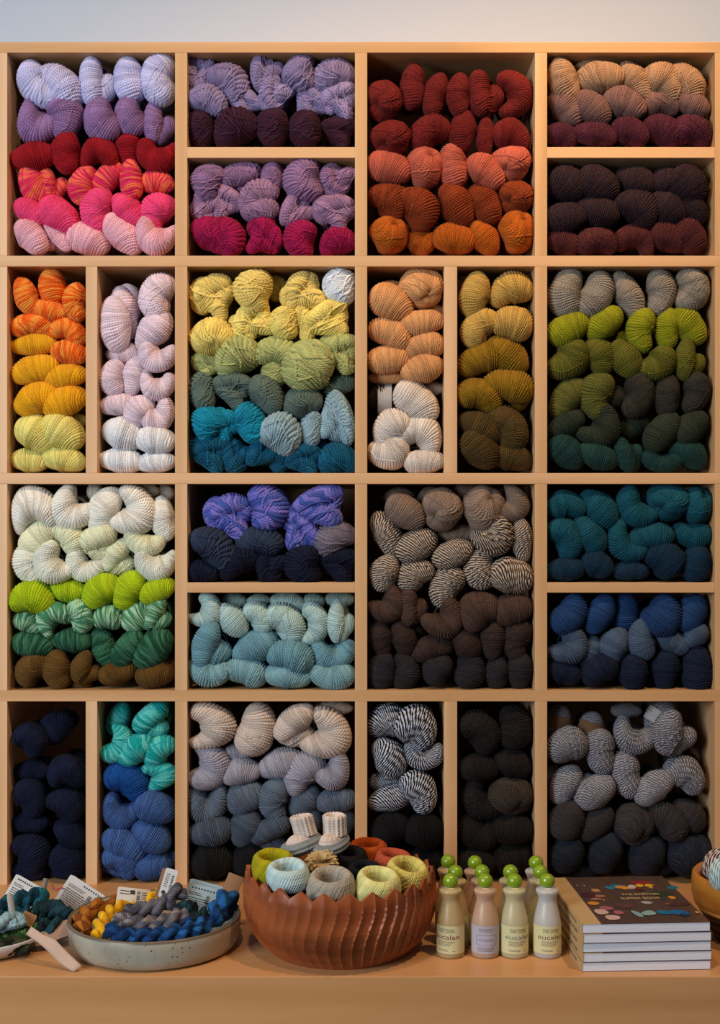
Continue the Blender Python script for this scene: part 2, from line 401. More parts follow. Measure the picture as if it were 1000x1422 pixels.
# cell: (label name, pixel origin, zoom, opening px x0,x1,y0,y1, rows)
# row: (colour word, row word, hex, kind, hex2, "x y L W angle type [depth cm]; ...") read off the photograph
CELLS=[
('lavender-to-pink cubby',(0,50),4,(10,243,73,355),[
 ('pale lavender','top row','b9b6d6','plain',None,'165 290 300 185 133 k;340 240 285 200 -48 k;550 262 260 195 90 t;722 232 245 170 100 s;880 245 275 185 90 k'),
 ('dusty purple','second row','93729f','plain',None,'150 490 245 240 150 c;368 450 235 190 -80 k;560 475 240 190 120 k;715 450 215 165 110 k;882 485 225 170 90 t'),
 ('crimson','third row','a10f26','plain',None,'175 672 260 160 8 s;370 650 225 165 90 s;555 655 200 180 0 c;715 632 180 150 90 s;872 672 220 175 172 c'),
 ('multicoloured pink','fourth row','dc3560','var','f2704a','125 825 225 170 130 k;295 825 175 160 100 t;455 825 215 145 75 k;600 785 195 130 50 s;730 800 215 125 95 s;870 812 190 135 -5 s'),
 ('bright rose','fifth row','ec4f7b','plain',None,'140 985 200 140 -35 s;328 998 235 175 -35 s;530 970 250 165 80 k;705 970 205 160 -55 s;885 975 225 170 50 k'),
 ('pale pink','bottom row','eaa9b4','plain',None,'140 1125 215 155 -50 s;300 1125 220 150 -50 t;495 1145 235 170 -20 s;685 1120 260 165 -45 s;862 1125 220 195 160 c')]),
('lilac-and-plum cubby',(245,50),3.846,(260,493,73,204),[
 ('dusty lilac','top row','8a7ba0','plain',None,'132 185 215 150 90 H;290 180 245 180 -45 K;485 175 200 170 90 T;655 180 195 175 100 K;832 185 245 190 15 S'),
 ('dusty lilac','middle row','9384ab','plain',None,'160 340 215 150 -15 K;352 350 215 140 -35 T;530 315 195 180 70 H;705 360 205 175 -45 T;868 355 195 200 0 H'),
 ('dark plum','bottom row','4a2038','plain',None,'125 490 195 165 90 S;310 490 245 195 30 K;515 490 200 180 80 S;690 500 190 175 95 S;868 520 180 150 0 T')]),
('mauve-and-magenta cubby',(245,50),3.846,(260,493,219,355),[
 ('dusky mauve','top row','926f92','plain',None,'150 735 190 170 60 K;335 705 230 120 15 S;360 790 195 120 10 T 1.0;515 755 150 125 90 S;672 770 220 200 100 K;865 770 175 195 90 H'),
 ('dusky mauve','middle row','9c7897','plain',None,'108 900 200 170 60 H;240 880 215 170 -40 H;430 848 225 145 30 K;445 925 195 130 5 S;650 938 205 170 60 T;840 950 225 195 -10 H'),
 ('deep magenta','bottom row','a41c50','plain',None,'145 1085 240 180 -35 S;275 1065 215 170 -50 K;455 1078 215 195 -70 H;655 1095 195 165 80 K;860 1110 195 150 20 K')]),
('brick-red-to-orange cubby',(495,50),3.846,(510,743,73,355),[
 ('brick red','top row','7d2320','fleck','a84a3a','150 350 180 215 0 f;300 270 240 130 85 s;418 318 235 125 75 s;545 315 220 130 88 s;692 312 235 185 95 t;858 310 240 185 -85 c'),
 ('brick red','second row','7a1f1d','fleck','a84a3a','185 550 205 190 20 f;388 515 225 165 30 k;570 510 220 145 80 s;690 542 200 95 88 s;840 530 205 165 -20 k'),
 ('coral','third row','b9604e','plain',None,'160 705 235 165 -15 s;365 705 200 215 0 f;515 698 230 150 100 s;690 728 225 160 -40 s;842 682 205 190 20 f'),
 ('rust brown','fourth row','8c3a1c','fleck','b8683c','150 880 225 190 -50 k;340 915 240 190 -60 k;535 902 245 185 -60 s;682 902 225 165 -60 s;855 865 185 180 0 f'),
 ('burnt orange','bottom row','b35c1e','fleck','d0803c','175 1065 205 195 0 f;340 1098 160 150 -30 s 1.5;520 1088 225 165 -8 s;685 1078 200 140 -55 s;862 1045 190 225 0 f')]),
('tan-and-wine cubby',(745,50),3.922,(760,993,73,204),[
 ('sandy tan','top row','a98468','fleck','c09a7a','135 202 245 160 110 s;320 135 235 110 0 s 1.6;345 232 255 170 5 s;540 208 245 150 -55 s;700 198 245 180 -40 k;875 205 255 195 -40 k'),
 ('mauve brown','middle row','84625c','fleck','a08070','135 392 225 160 -50 s;305 395 225 160 -35 s;478 370 235 160 -25 s;675 362 215 145 0 k;875 370 205 130 -25 s'),
 ('wine','bottom row','571f35','fleck','c06a60','135 542 175 135 -20 s;320 535 235 130 -8 s;510 525 205 150 -25 s;690 518 225 160 -30 k;868 518 220 165 -10 k')]),
('aubergine cubby',(745,50),3.922,(760,993,219,355),[
 ('dark aubergine','top row','35212c','fleck','8a4a3c','155 790 215 190 -30 s;335 778 235 185 -30 s;540 782 225 170 -20 s;725 758 215 180 -30 k;888 772 215 195 -40 s'),
 ('dark aubergine','middle row','35202b','fleck','8a4a3c','160 990 220 160 10 s;335 955 240 170 -15 s;550 932 245 190 -35 k;712 938 215 175 -40 s;880 930 210 140 -50 s'),
 ('burgundy','bottom row','5a2528','fleck','8a5048','140 1128 195 140 -20 s;325 1120 220 145 0 k;535 1110 225 165 -20 c;715 1098 215 160 -25 s;885 1098 210 180 -45 s')]),
('orange-to-lemon tall cubby',(0,360),4,(11,119,370,657),[
 ('multicoloured orange','orange rows','e8642a','var','f29a3c','125 205 205 130 110 s;195 210 110 110 90 s 2;290 145 195 148 95 s;410 240 208 122 90 k;278 288 205 115 -10 s;150 365 235 130 5 k;375 402 205 155 -15 c;385 522 195 135 -10 s'),
 ('golden yellow','gold rows','e0a03a','plain',None,'185 475 248 130 5 s;180 618 265 160 15 s;365 650 228 138 8 s;170 775 260 175 25 s;358 790 248 165 20 s'),
 ('pale lemon','lemon rows','dccf80','plain',None,'150 968 240 200 -30 s;190 885 120 70 0 s 2;350 960 245 190 -30 s;440 895 90 70 0 s 2.5;152 1120 205 130 -5 s;358 1110 235 145 -10 s')]),
('blush-and-white tall cubby',(0,360),4,(135,243,370,657),[
 ('blush pink','blush rows','d9c3cb','plain',None,'715 250 210 155 90 s 3;640 365 300 175 95 s;690 300 285 155 100 s 1.6;875 202 250 180 70 k;862 398 250 170 50 s;690 525 190 125 0 s 1;870 540 205 175 160 c;615 658 195 145 90 k;745 650 215 135 75 s;875 705 195 160 170 c;645 808 195 120 10 s;770 842 190 150 50 s;878 868 200 180 200 c'),
 ('white','white rows','dfe0e6','plain',None,'650 970 225 200 -20 s;730 945 100 70 0 s 2;862 1008 215 160 -5 s;660 1118 245 145 -5 s;868 1130 205 120 5 s')]),
('yellow-to-teal cubby',(245,360),3.846,(260,493,370,657),[
 ('buttery yellow','top row','d9c075','plain',None,'190 212 240 245 0 H;405 165 215 200 80 K;530 155 140 130 -60 S 3;680 175 230 225 40 H'),
 ('white','top row','d5d9e6','plain',None,'868 150 195 172 90 S'),
 ('buttery yellow','second row','e6c978','plain',None,'188 418 225 205 0 S;412 340 245 205 40 H;572 345 175 155 90 S;692 340 200 100 -75 K;848 335 265 200 30 T'),
 ('sage yellow-green','third row','a9ac72','plain',None,'145 570 165 140 -30 H;318 512 250 210 30 K;528 488 230 145 0 K;525 610 145 140 -90 S .8;705 572 275 260 45 S;878 510 220 205 0 H'),
 ('grey green','fourth row','64756c','plain',None,'135 710 205 138 95 S;300 706 215 190 0 T;480 722 220 165 -60 S;672 762 205 175 10 S;862 672 185 110 20 S 1.5'),
 ('bright turquoise','fifth row','158aa6','plain',None,'130 870 180 175 40 K;255 885 185 170 -30 H;398 875 215 165 -70 S'),
 ('pale blue-grey','fifth row','8fa9b3','plain',None,'555 925 235 215 -25 K;715 905 200 115 85 S;876 858 290 200 -75 T'),
 ('deep teal','bottom row','0b5f80','plain',None,'150 1062 225 200 -10 H;330 1060 180 170 80 H;470 1080 185 160 60 T;560 1080 140 150 -60 K 1;755 1005 110 90 40 S 2;672 1092 215 170 0 H;878 1065 215 165 0 K')]),
('apricot-and-ivory tall cubby',(495,360),3.846,(510,617,370,657),[
 ('apricot tan','apricot rows','cc9668','plain',None,'345 158 232 208 0 f;172 232 235 180 -25 s;190 150 130 70 0 s 2.5;360 338 230 130 8 s;370 268 190 70 0 s 2.5;168 395 240 160 -25 k;372 460 205 138 8 k;175 535 232 145 8 s;365 585 222 155 15 s;165 630 195 80 0 s 1.5'),
 ('dark brown','gap','2e211c','plain',None,'150 745 200 150 0 sw 2'),
 ('ivory','ivory rows','cfc3b8','plain',None,'365 762 260 180 -40 s;420 690 100 70 0 s 2.5;168 895 225 175 35 k;355 935 245 210 -15 c;165 1050 215 180 200 k;363 1082 215 125 5 s')]),
('straw-to-olive tall cubby',(495,360),3.846,(635,743,370,657),[
 ('straw yellow','straw rows','bb9755','plain',None,'632 190 235 155 75 s;565 140 90 120 90 s 2.5;835 148 235 170 15 k;640 362 225 160 45 k;840 342 212 175 -15 k'),
 ('mustard','mustard rows','8e6a1a','fleck','c49a40','660 535 250 160 20 k;850 512 250 175 -40 s;835 675 270 170 -10 k;905 760 110 95 40 s 1.5;655 725 248 165 -15 k;630 645 140 70 0 s 2.5'),
 ('olive brown','olive rows','594420','fleck','8a7040','655 900 238 170 -30 s;855 902 260 185 -60 k;625 1035 230 180 -50 s;832 1062 242 155 -15 s')]),
('stone-to-forest cubby',(745,360),3.922,(760,993,370,657),[
 ('stone grey','top row','8f8477','fleck','b5a898','155 178 265 185 85 k;322 180 260 175 -120 k;500 182 275 145 -65 s;680 185 255 155 -90 k;848 168 225 180 -95 k'),
 ('lime','second row','8a8a1e','fleck','b8b040','170 378 235 160 30 s;370 352 220 150 40 s;470 430 90 85 30 s 1.5;562 388 235 145 82 k;710 380 222 138 88 s;858 368 225 165 -50 s'),
 ('olive green','third row','676424','fleck','8e8a3c','165 555 245 185 -130 k;345 525 215 165 -70 s;485 542 215 160 -60 s;662 578 220 160 -140 k;836 552 225 170 85 t'),
 ('olive green','fourth row left','63612a','fleck','8e8a3c','150 755 245 160 50 s;315 740 245 185 75 k'),
 ('peaty charcoal','fourth row right','3c382e','fleck','6a6450','430 750 130 120 30 s 1.5;557 742 245 160 -100 k;710 745 225 145 85 s;880 732 225 148 -100 k'),
 ('dark forest','fifth row','343c2c','fleck','565c40','160 897 220 140 30 s;355 920 235 205 -130 c;530 908 180 120 35 s 1.2;685 945 240 165 50 s;868 915 210 150 45 s'),
 ('dark teal green','bottom row','1f4642','fleck','3c6a62','140 1065 215 165 -40 s;330 1085 230 145 -20 s;505 1065 195 160 110 t;690 1100 222 125 180 c;865 1072 225 155 -35 s')]),
('cream-to-bronze cubby',(0,660),4,(10,243,672,959),[
 ('cream','top row','e6dace','plain',None,'175 185 250 250 10 c;398 168 235 215 140 c;580 170 265 175 65 s;530 92 90 90 0 s 2;752 202 260 235 -110 c;800 88 160 85 0 s 2.5;912 242 240 145 100 s;915 100 100 90 0 s 3'),
 ('pale celadon','second row','d8d8b8','plain',None,'218 345 240 160 45 s;390 340 205 145 -50 k;462 320 70 90 0 s 2;560 380 205 200 20 t;798 368 222 155 160 c;665 460 215 180 50 t'),
 ('ivory','third row','dddccb','plain',None,'115 492 228 165 100 k;288 495 235 195 130 c;468 505 215 168 150 c;860 495 222 185 170 c'),
 ('lime green','fourth row','a3b932','plain',None,'165 672 245 180 -5 k;370 640 215 132 0 s;560 640 225 170 40 s;715 635 230 160 60 s;873 640 205 130 25 s'),
 ('streaky mint','fifth row','4f8a66','var','a9cfa8','135 818 175 115 -20 s;295 788 195 165 40 c;452 780 185 135 -70 k;602 788 165 135 0 k;765 782 190 160 40 s;895 775 205 150 60 t'),
 ('forest green','sixth row','23553f','var','3a7052','185 938 228 135 -5 s;405 915 215 138 0 s;580 950 235 140 -70 s;710 960 228 135 55 s;858 962 250 180 45 s'),
 ('bronze brown','bottom row','6e4f24','plain',None,'145 1100 208 160 35 k;320 1080 218 165 95 s;482 1072 185 165 70 t;450 1168 120 55 0 s 1;660 1125 220 140 20 s;940 1060 90 90 30 s 1.5;862 1122 210 145 10 s')]),
('periwinkle-and-midnight cubby',(245,660),3.846,(260,493,672,809),[
 ('periwinkle blue','top row','4d5fb0','var','7a70c0','282 225 265 245 0 H;500 168 240 205 -80 K;648 290 255 185 -60 H;775 168 275 225 20 T'),
 ('slate blue','middle row','35425c','plain',None,'192 380 270 180 -40 K;442 348 245 155 0 K'),
 ('greyish mauve','middle row right','79707c','plain',None,'845 335 230 165 35 K'),
 ('midnight navy','bottom row','121a3e','plain',None,'130 515 185 125 0 S;330 525 245 155 30 K;510 510 170 165 90 H;670 505 200 195 90 K;868 505 205 185 0 T')]),
('aqua cubby',(245,660),3.846,(260,493,823,959),[
 ('pale aqua','top row','a5bdb9','plain',None,'142 722 185 160 -120 c;300 772 200 145 -50 s;310 672 130 80 0 s 2.5;445 758 190 130 -55 k;440 668 120 70 0 s 2.5;590 785 240 165 -50 k;600 672 190 110 -10 s 2;742 792 225 145 -95 c;735 672 110 80 0 s 2.5;878 782 225 140 88 t;870 664 150 85 0 s 2.5'),
 ('soft aqua','middle row','6e97a3','plain',None,'190 915 250 205 70 t;422 915 250 170 25 s;610 965 245 170 -15 k;832 958 238 185 170 c'),
 ('soft aqua','bottom row','80a5ac','plain',None,'170 1082 225 145 170 k;375 1072 225 155 -15 k;595 1090 242 145 -5 s;832 1090 238 145 180 k')]),
('taupe-to-charcoal cubby',(495,660),3.846,(510,743,672,959),[
 ('taupe','top row','8a7466','fleck','a89484','225 115 160 100 0 s 3;265 195 225 165 -35 s;380 92 120 80 30 s 2.5;460 182 205 225 0 f;595 85 140 80 0 s 2.5;680 185 228 250 0 f;868 145 190 175 -120 c;540 310 210 100 0 s 2'),
 ('brown-and-cream marled','second row','4e382e','marl','b8a896','130 312 245 145 -65 s;320 375 228 160 30 s;515 420 218 140 25 s;735 325 215 205 -140 k;890 346 228 120 95 s'),
 ('brown-and-cream marled','third row','4e382e','marl','b8a896','150 522 195 150 70 s;310 525 205 160 35 k;478 590 228 160 60 k;655 500 215 165 95 k;838 540 235 192 -10 s'),
 ('mid brown','fourth row','5a4238','fleck','7c6454','155 695 198 178 -130 c;305 702 205 142 90 t;475 770 215 200 -135 c;655 718 235 200 30 k;858 715 212 160 15 s'),
 ('dark brown','fifth row','42302a','fleck','6a5448','120 872 190 135 100 s;252 870 188 128 -75 s;320 828 80 70 0 s 1.5;402 925 225 140 15 s;590 900 172 148 -50 s;730 880 205 138 85 s;885 872 210 155 70 k'),
 ('charcoal','bottom row','332e32','fleck','58545a','130 1060 195 148 80 s;270 1060 195 142 -95 k;432 1070 172 155 60 s;608 1070 195 158 -100 k;750 1070 178 128 85 s;888 1070 195 142 85 s')]),
('teal cubby',(745,660),3.922,(760,993,672,809),[
 ('deep teal','top row','065868','fleck','2a7078','160 158 220 152 0 k;345 162 245 170 -45 s;540 182 240 175 140 c;720 145 228 205 0 f;890 165 172 195 0 f'),
 ('deep teal','middle row','065566','fleck','2a7078','140 338 235 170 -60 k;290 325 228 158 -55 s;482 370 245 175 130 c;620 335 250 140 8 k;858 328 215 138 175 k'),
 ('dark petrol blue','bottom row','0b3752','fleck','2c5478','155 512 225 132 5 s;330 510 170 145 -30 s;510 520 200 110 0 s;700 485 205 185 -45 k;870 480 195 155 80 s')]),
('denim-and-ink cubby',(745,660),3.922,(760,993,823,959),[
 ('denim blue','top row','25487a','fleck','4a6890','180 745 230 165 -130 k;345 758 222 148 60 s;480 742 200 150 85 s 1.3;688 738 225 200 -125 k;855 738 210 158 60 s'),
 ('slate blue-grey','middle row','4f6076','fleck','7a8a9c','182 925 212 195 -115 c;285 962 180 140 60 s 1;420 932 210 155 65 s;568 895 218 148 95 k;738 908 195 130 -25 s;890 872 150 122 40 s'),
 ('ink blue','bottom row','172442','fleck','3a4464','150 1092 190 150 -20 s;340 1102 205 155 30 k;530 1082 195 155 85 s;700 1065 218 155 85 s;885 1060 240 165 90 s')]),
('midnight navy tall cubby',(0,960),4,(11,119,974,1229),[
 ('near-black navy','column','101c44','plain',None,'165 262 190 165 -45 k;310 200 190 160 40 s 1.5;370 445 200 180 0 k;180 440 190 120 0 s 1.5;135 590 215 170 -60 k;378 620 205 170 -40 k;170 730 200 120 0 s 1;388 790 185 150 -40 s;150 888 215 185 -60 k;388 945 190 190 -60 s;150 1030 200 120 0 s .5;380 1040 190 80 0 s 1')]),
('turquoise-to-cornflower tall cubby',(0,960),4,(135,243,974,1229),[
 ('streaky turquoise','turquoise rows','1aa09e','var','5fc4bb','625 298 215 148 -115 c;660 150 180 120 70 s 2;858 162 220 185 40 t;755 322 220 150 40 s;888 322 198 145 45 k;898 465 155 190 -75 c'),
 ('royal blue','royal row','12509a','plain',None,'712 492 262 180 -30 k'),
 ('cornflower blue','cornflower rows','46659e','plain',None,'658 672 212 190 165 c;868 645 220 175 -20 s;672 852 255 170 -25 s;842 802 225 175 -35 s;642 975 225 180 -35 k;845 968 205 160 10 s;935 925 100 95 0 s 1.5;640 1072 210 110 -10 s 1;830 1068 170 85 0 s 1')]),
('oatmeal-to-slate cubby',(245,960),3.846,(260,493,974,1229),[
 ('oatmeal','top row','bfb0a4','plain',None,'195 182 240 240 -90 c;428 205 275 195 -110 k;650 188 250 215 40 t;830 90 210 75 0 s 2;832 230 255 245 -110 c'),
 ('pearl grey','second row','9b98a3','plain',None,'158 405 240 212 -100 c;342 430 212 145 10 s;330 332 150 110 0 s 1.5;560 388 245 165 15 s;668 425 250 175 45 k;852 430 200 185 -150 c'),
 ('blue grey','third row','64707f','plain',None,'168 602 212 212 180 c;370 570 205 180 30 s .8;515 578 225 158 80 k;678 580 200 175 50 s .8;853 585 205 135 10 s'),
 ('slate grey','fourth row','525d6c','plain',None,'175 745 232 175 10 s;372 730 200 175 60 s;512 768 225 185 25 t;700 700 190 160 60 s 1.3;880 700 160 150 80 s 1.3'),
 ('charcoal black','bottom row','16171a','plain',None,'190 930 225 200 10 s;400 925 210 190 20 s;610 930 210 190 0 s;820 920 220 190 -10 s')]),
('black-and-white marl tall cubby',(495,960),3.846,(510,617,974,1229),[
 ('black-and-white marled','marled rows','14151b','marl','b8bcc6','150 155 205 175 10 k 1;355 182 232 215 -35 k;150 350 215 175 -55 s;358 342 205 150 170 c;155 480 170 110 0 s 1.3;178 570 228 145 15 s;380 530 235 172 -55 k'),
 ('jet black','black rows','101116','plain',None,'160 735 215 170 30 s;355 745 215 190 0 s;155 905 200 160 0 s;370 910 200 160 0 s')]),
('peaty black tall cubby',(495,960),3.846,(635,743,974,1229),[
 ('peaty black','column','231c1c','fleck','5a4c40','650 210 240 180 -50 k;845 192 225 180 -95 k;650 408 215 150 0 s;850 382 200 155 -20 s;625 580 245 190 130 c;645 758 225 175 160 k;840 735 215 155 0 s;858 885 200 170 20 s;645 915 205 150 0 s'),
 ('brownish grey','middle of the column','42382f','fleck','6a5c4c','822 560 235 195 0 f')]),
('speckled-grey-to-charcoal cubby',(745,960),3.922,(760,993,974,1229),[
 ('speckled grey','top row','626066','speck','a2a2a8','115 160 170 140 75 sr 2;300 190 150 130 75 sr 2;668 110 200 140 60 sw 1.6;158 290 215 180 20 k;345 330 240 155 95 k;530 252 235 175 155 c;490 105 160 80 0 s 4;752 228 250 240 80 t;828 448 232 175 -35 k'),
 ('speckled grey','second row','6a676c','speck','acabb0','90 455 110 100 0 s 1.5;155 505 225 155 60 s;265 485 110 80 0 s 1.5;318 550 232 168 35 s;486 452 255 155 100 k;640 522 240 155 40 s'),
 ('brownish charcoal','third row','403a3c','fleck','625a5a','132 700 215 180 60 s;320 718 228 160 40 s;530 724 205 222 0 f;718 702 240 165 -45 k;850 675 205 165 -45 s .8'),
 ('blackish slate','bottom row','272e3c','fleck','4a505a','165 885 210 180 60 s;378 878 228 170 60 s;600 895 235 190 60 s;826 888 245 235 0 f;260 1000 160 90 0 s 1;690 968 130 90 30 s 1')]),
]
ORD=['leftmost','second from left','third from left','fourth from left','fifth from left','sixth from left','seventh from left','eighth from left','ninth from left','tenth from left','eleventh from left','twelfth from left','thirteenth from left']
nsk=0; YMATS={}
R0=random.Random(5)
kraft=plain('kraft_paper','9c7350',.8,.2,.4); paper=plain('white_paper','d8d4cf',.75,.2,.12)
SKE=[]
for (cname,(ox,oy),zm,(x0,x1,y0,y1),rows) in CELLS:
    grp='skeins in the '+cname
    wx0,wx1=X(x0),X(x1); wz0,wz1=Zp(y1) if y1<1229 else 0,Zp(y0)
    for (cw,rw,hx,kind,hx2,data) in rows:
        key=(hx,kind,hx2)
        if key not in YMATS: YMATS[key]=yarn('yarn_'+cw.replace(' ','_').replace('-','_'),hx,kind,hx2)
        ents=[]
        for s in data.split(';'):
            q=s.split(); x,y,L,W,a=map(float,q[:5]); d=float(q[6]) if len(q)>6 else None
            ents.append((x,y,L,W,a,q[5],d))
        front=sorted([e for e in ents if (e[6] or 0)<1.5], key=lambda e:(e[0],e[1])); hid=sorted([e for e in ents if (e[6] or 0)>=1.5], key=lambda e:e[0])
        multi=rw.endswith('rows') or rw=='column'
        for e in ents:
            x,y,L,W,a,ty,d=e
            px,py=ox+x/zm, oy+y/zm
            yc=.026+R0.uniform(-.005,.006)+(d or 0)*.012
            c=P(px,py,yc); k=(DIST+yc)/F/zm
            Lw,Ww=L*k*1.085,W*k*1.085
            bd=ty[1:]; ml=PROTO[ty[0]]; me=ml[R0.randrange(len(ml))]
            ra=math.radians(a)
            hw=.5*(abs(Lw*math.cos(ra))+abs(Ww*math.sin(ra)))*.93; hh=.5*(abs(Lw*math.sin(ra))+abs(Ww*math.cos(ra)))*.93
            ty=ty[0]; big=ty in 'HSKT'
            slack=.004 if big else .0015
            # squeeze and shift so the skein stays between the boards
            ws=(wx1-wx0)+2*slack
            if 2*hw>ws: hw=ws/2
            nx=min(max(c.x,wx0-slack+hw*.92),wx1+slack-hw*.92)
            nzz=min(max(c.z,wz0-.001+hh*.92),wz1+slack-hh*.92)
            dep=min(Lw,Ww)
            me2=me
            o=bpy.data.objects.new('bulky_yarn_skein' if big else 'yarn_skein', me2); C.objects.link(o)
            o.location=(nx,yc,nzz); o.rotation_euler=(0,-ra,0); o.scale=(Lw,min(dep,.075),Ww)
            if not me2.materials: me2.materials.append(None)
            o.material_slots[0].link='OBJECT'; o.material_slots[0].material=YMATS[key]
            lean=a%180
            pose='lying flat' if lean<20 or lean>160 else ('upright' if 70<lean<110 else ('leaning right' if lean<90 else 'leaning left'))
            shp={'s':'plump','k':'bent','c':'curled','t':'folded','f':'fan-ended','S':'thick','K':'bent','T':'folded','H':'knotted'}[ty]
            if ty=='f': pose=''
            if e in hid:
                i=hid.index(e); pos=(ORD[i]+' ' if len(hid)>1 else '')
                lab=f"hidden {cw} skein, {pos.strip()+' ' if pos else ''}behind the {rw} of the {cname}"
            elif multi:
                # order by height within the colour block, side by its half of the cubby
                lf=px<(x0+x1)/2; side='left' if lf else 'right'
                col=sorted([q for q in front if (ox+q[0]/zm<(x0+x1)/2)==lf], key=lambda q:q[1])
                i=col.index(e); od=['topmost','second','third','fourth','fifth','sixth','seventh','eighth','ninth'][i]+('' if i==0 else ' from top')
                if len(col)>1 and i==len(col)-1: od='lowest'
                lab=f"{shp} {cw} skein, {od} at {side} in the {cname}"
            else:
                i=front.index(e)
                if len(front)==1: lab=f"{shp} {cw} skein, the only one so coloured in the {cname}"
                else:
                    od='rightmost' if i==len(front)-1 else ORD[i]
                    lab=f"{shp} {cw} skein, {od} in the {rw} of the {cname}"
            if bd:
                lab=lab.replace(' skein,',' paper-banded skein,',1)
                n=36; bm=bmesh.new(); rr_=[]
                for xx in (-.17,.17): rr_.append([bm.verts.new((xx,.515*math.cos(2*math.pi*i/n),.515*math.sin(2*math.pi*i/n)-.02)) for i in range(n)])
                for i in range(n): bm.faces.new((rr_[0][i],rr_[0][(i+1)%n],rr_[1][(i+1)%n],rr_[1][i]))
                bmesh.ops.solidify(bm,geom=bm.faces[:],thickness=.012)
                bm_obj('paper_band',bm,kraft if bd=='r' else paper,o)['label']='kraft paper band' if bd=='r' else 'pale paper band'
            tag(o,lab,'yarn skein',grp)
            SKE.append((cname,x,y,o,(L/zm)*(W/zm)*(.3 if e in hid else 1)*(.6 if oy+y/zm>1195 else 1)*(1000 if bd else 1),me2))
            nsk+=1
# of the fine skeins, the 300 largest are things of their own; the small remainder is one object
fine=sorted([s for s in SKE if s[3].name.startswith('yarn_skein')], key=lambda s:-s[4])
rest=fine[300:]
mats=[]; vs=[];fs=[];us=[];mi=[];n=0
for (_,_,_,o,_,me) in rest:
    m=o.material_slots[0].material
    if m not in mats: mats.append(m)
    v=np.empty(len(me.vertices)*3,np.float32); me.vertices.foreach_get('co',v); v=v.reshape(-1,3)
    li=np.empty(len(me.loops),np.int32); me.loops.foreach_get('vertex_index',li)
    uv=np.empty(len(me.loops)*2,np.float32); me.uv_layers[0].data.foreach_get('uv',uv); uv=uv.reshape(-1,2)
    Mx=np.array(Matrix.LocRotScale(o.location,o.rotation_euler,o.scale))
    v=v@Mx[:3,:3].T+Mx[:3,3]
    vs.append(v); fs.append(li.reshape(-1,4)+n); us.append(uv+np.array([len(vs)*37.0,0])); mi.append(np.full(len(li)//4,mats.index(m),np.int32)); n+=len(v)
v=np.concatenate(vs); f=np.concatenate(fs); me=bpy.data.meshes.new('small_yarn_skeins')
me.vertices.add(len(v)); me.vertices.foreach_set('co',v.astype(np.float32).ravel())
me.loops.add(f.size); me.loops.foreach_set('vertex_index',f.astype(np.int32).ravel())
me.polygons.add(len(f)); me.polygons.foreach_set('loop_start',np.arange(0,f.size,4,dtype=np.int32))
me.update(calc_edges=True); l=me.uv_layers.new(name='strand'); l.data.foreach_set('uv',np.concatenate(us).astype(np.float32).ravel())
for m in mats: me.materials.append(m)
me.polygons.foreach_set('material_index',np.concatenate(mi)); me.shade_smooth()
tag(new_obj('small_yarn_skeins',me),'smaller and half-hidden yarn skeins tucked between the larger ones all over the shelf','yarn skeins',kind='stuff')
for r_ in rest: bpy.data.objects.remove(r_[3])
# ---------------------------------------------------------------- things on the counter
def PZ(px,py,Z): return P(px,py,Z-DIST)
def rope_parts(pts, R, turns, seed=0, ns=170, nv=18, N=7, knot=True):
    """two bundles twisted round each other along a smooth path"""
    pts=np.array(pts,float); n=len(pts)
    e=np.vstack([2*pts[0]-pts[1],pts,2*pts[-1]-pts[-2]])
    ss=np.linspace(0,n-1,ns); Q=[]
    for s in ss:
        i=min(int(s),n-2); t=s-i; p0,p1,p2,p3=e[i],e[i+1],e[i+2],e[i+3]
        Q.append(.5*((2*p1)+(-p0+p2)*t+(2*p0-5*p1+4*p2-p3)*t*t+(-p0+3*p1-3*p2+p3)*t**3))
    Q=np.array(Q); Tn=np.gradient(Q,axis=0); Tn/=np.linalg.norm(Tn,axis=1)[:,None]
    up=np.array([0,0,1.0]); A=np.cross(Tn,up); A/=np.linalg.norm(A,axis=1)[:,None]; B=np.cross(A,Tn)
    arc=np.concatenate([[0],np.cumsum(np.linalg.norm(np.diff(Q,axis=0),axis=1))]); u=arc/arc[-1]
    env=np.sqrt(np.clip(np.minimum(u,1-u)*16+.02,0,1)); out=[]
    for k in range(2):
        ph=turns*.48*2*np.pi*u+np.pi*k+seed
        c=Q+(A*np.cos(ph)[:,None]+B*np.sin(ph)[:,None])*(.44*R*env)[:,None]
        v=np.linspace(0,2*np.pi,nv,endpoint=False)
        st=N*v[None,:]/(2*np.pi)+3.0*turns*u[:,None]
        r=(.64*R*env)[:,None]*(1+.10*(strand_h(st,seed)-.5)+.05*np.sin(9*u*6.28+k)[:,None])
        V=c[:,None,:]+r[...,None]*(A[:,None,:]*np.cos(v)[None,:,None]+B[:,None,:]*np.sin(v)[None,:,None])
        vs,f=grid_mesh(V); uv=np.stack([st*1.0,(u*arc[-1]*100)[:,None]+0*st],-1).reshape(-1,2)
        out.append((vs,f,uv))
    return out
def rope(name,label,cat,pix,R,turns,mat,seed=0,group=None,ns=170):
    """pix: list of (px,py,Z)"""
    pts=[PZ(*p) for p in pix]; o0=pts[0].copy(); o0=Vector((sum(p.x for p in pts)/len(pts),sum(p.y for p in pts)/len(pts),min(p.z for p in pts)))
    me=make_mesh(name,rope_parts([p-o0 for p in pts],R,turns,seed,ns)); me.materials.append(mat)
    o=new_obj(name,me); o.location=o0
    return tag(o,label,cat,group)
def strips(rects, y=-.0004, t=.0002):
    """thin printed marks as small flat quads facing local -y: (x0,x1,z0,z1)"""
    bm=bmesh.new()
    for x0,x1,z0,z1 in rects:
        bm.faces.new([bm.verts.new(c) for c in ((x0,y,z0),(x1,y,z0),(x1,y,z1),(x0,y,z1))])
    return bm
ink=plain('print_ink','3a3636',.8,.2)
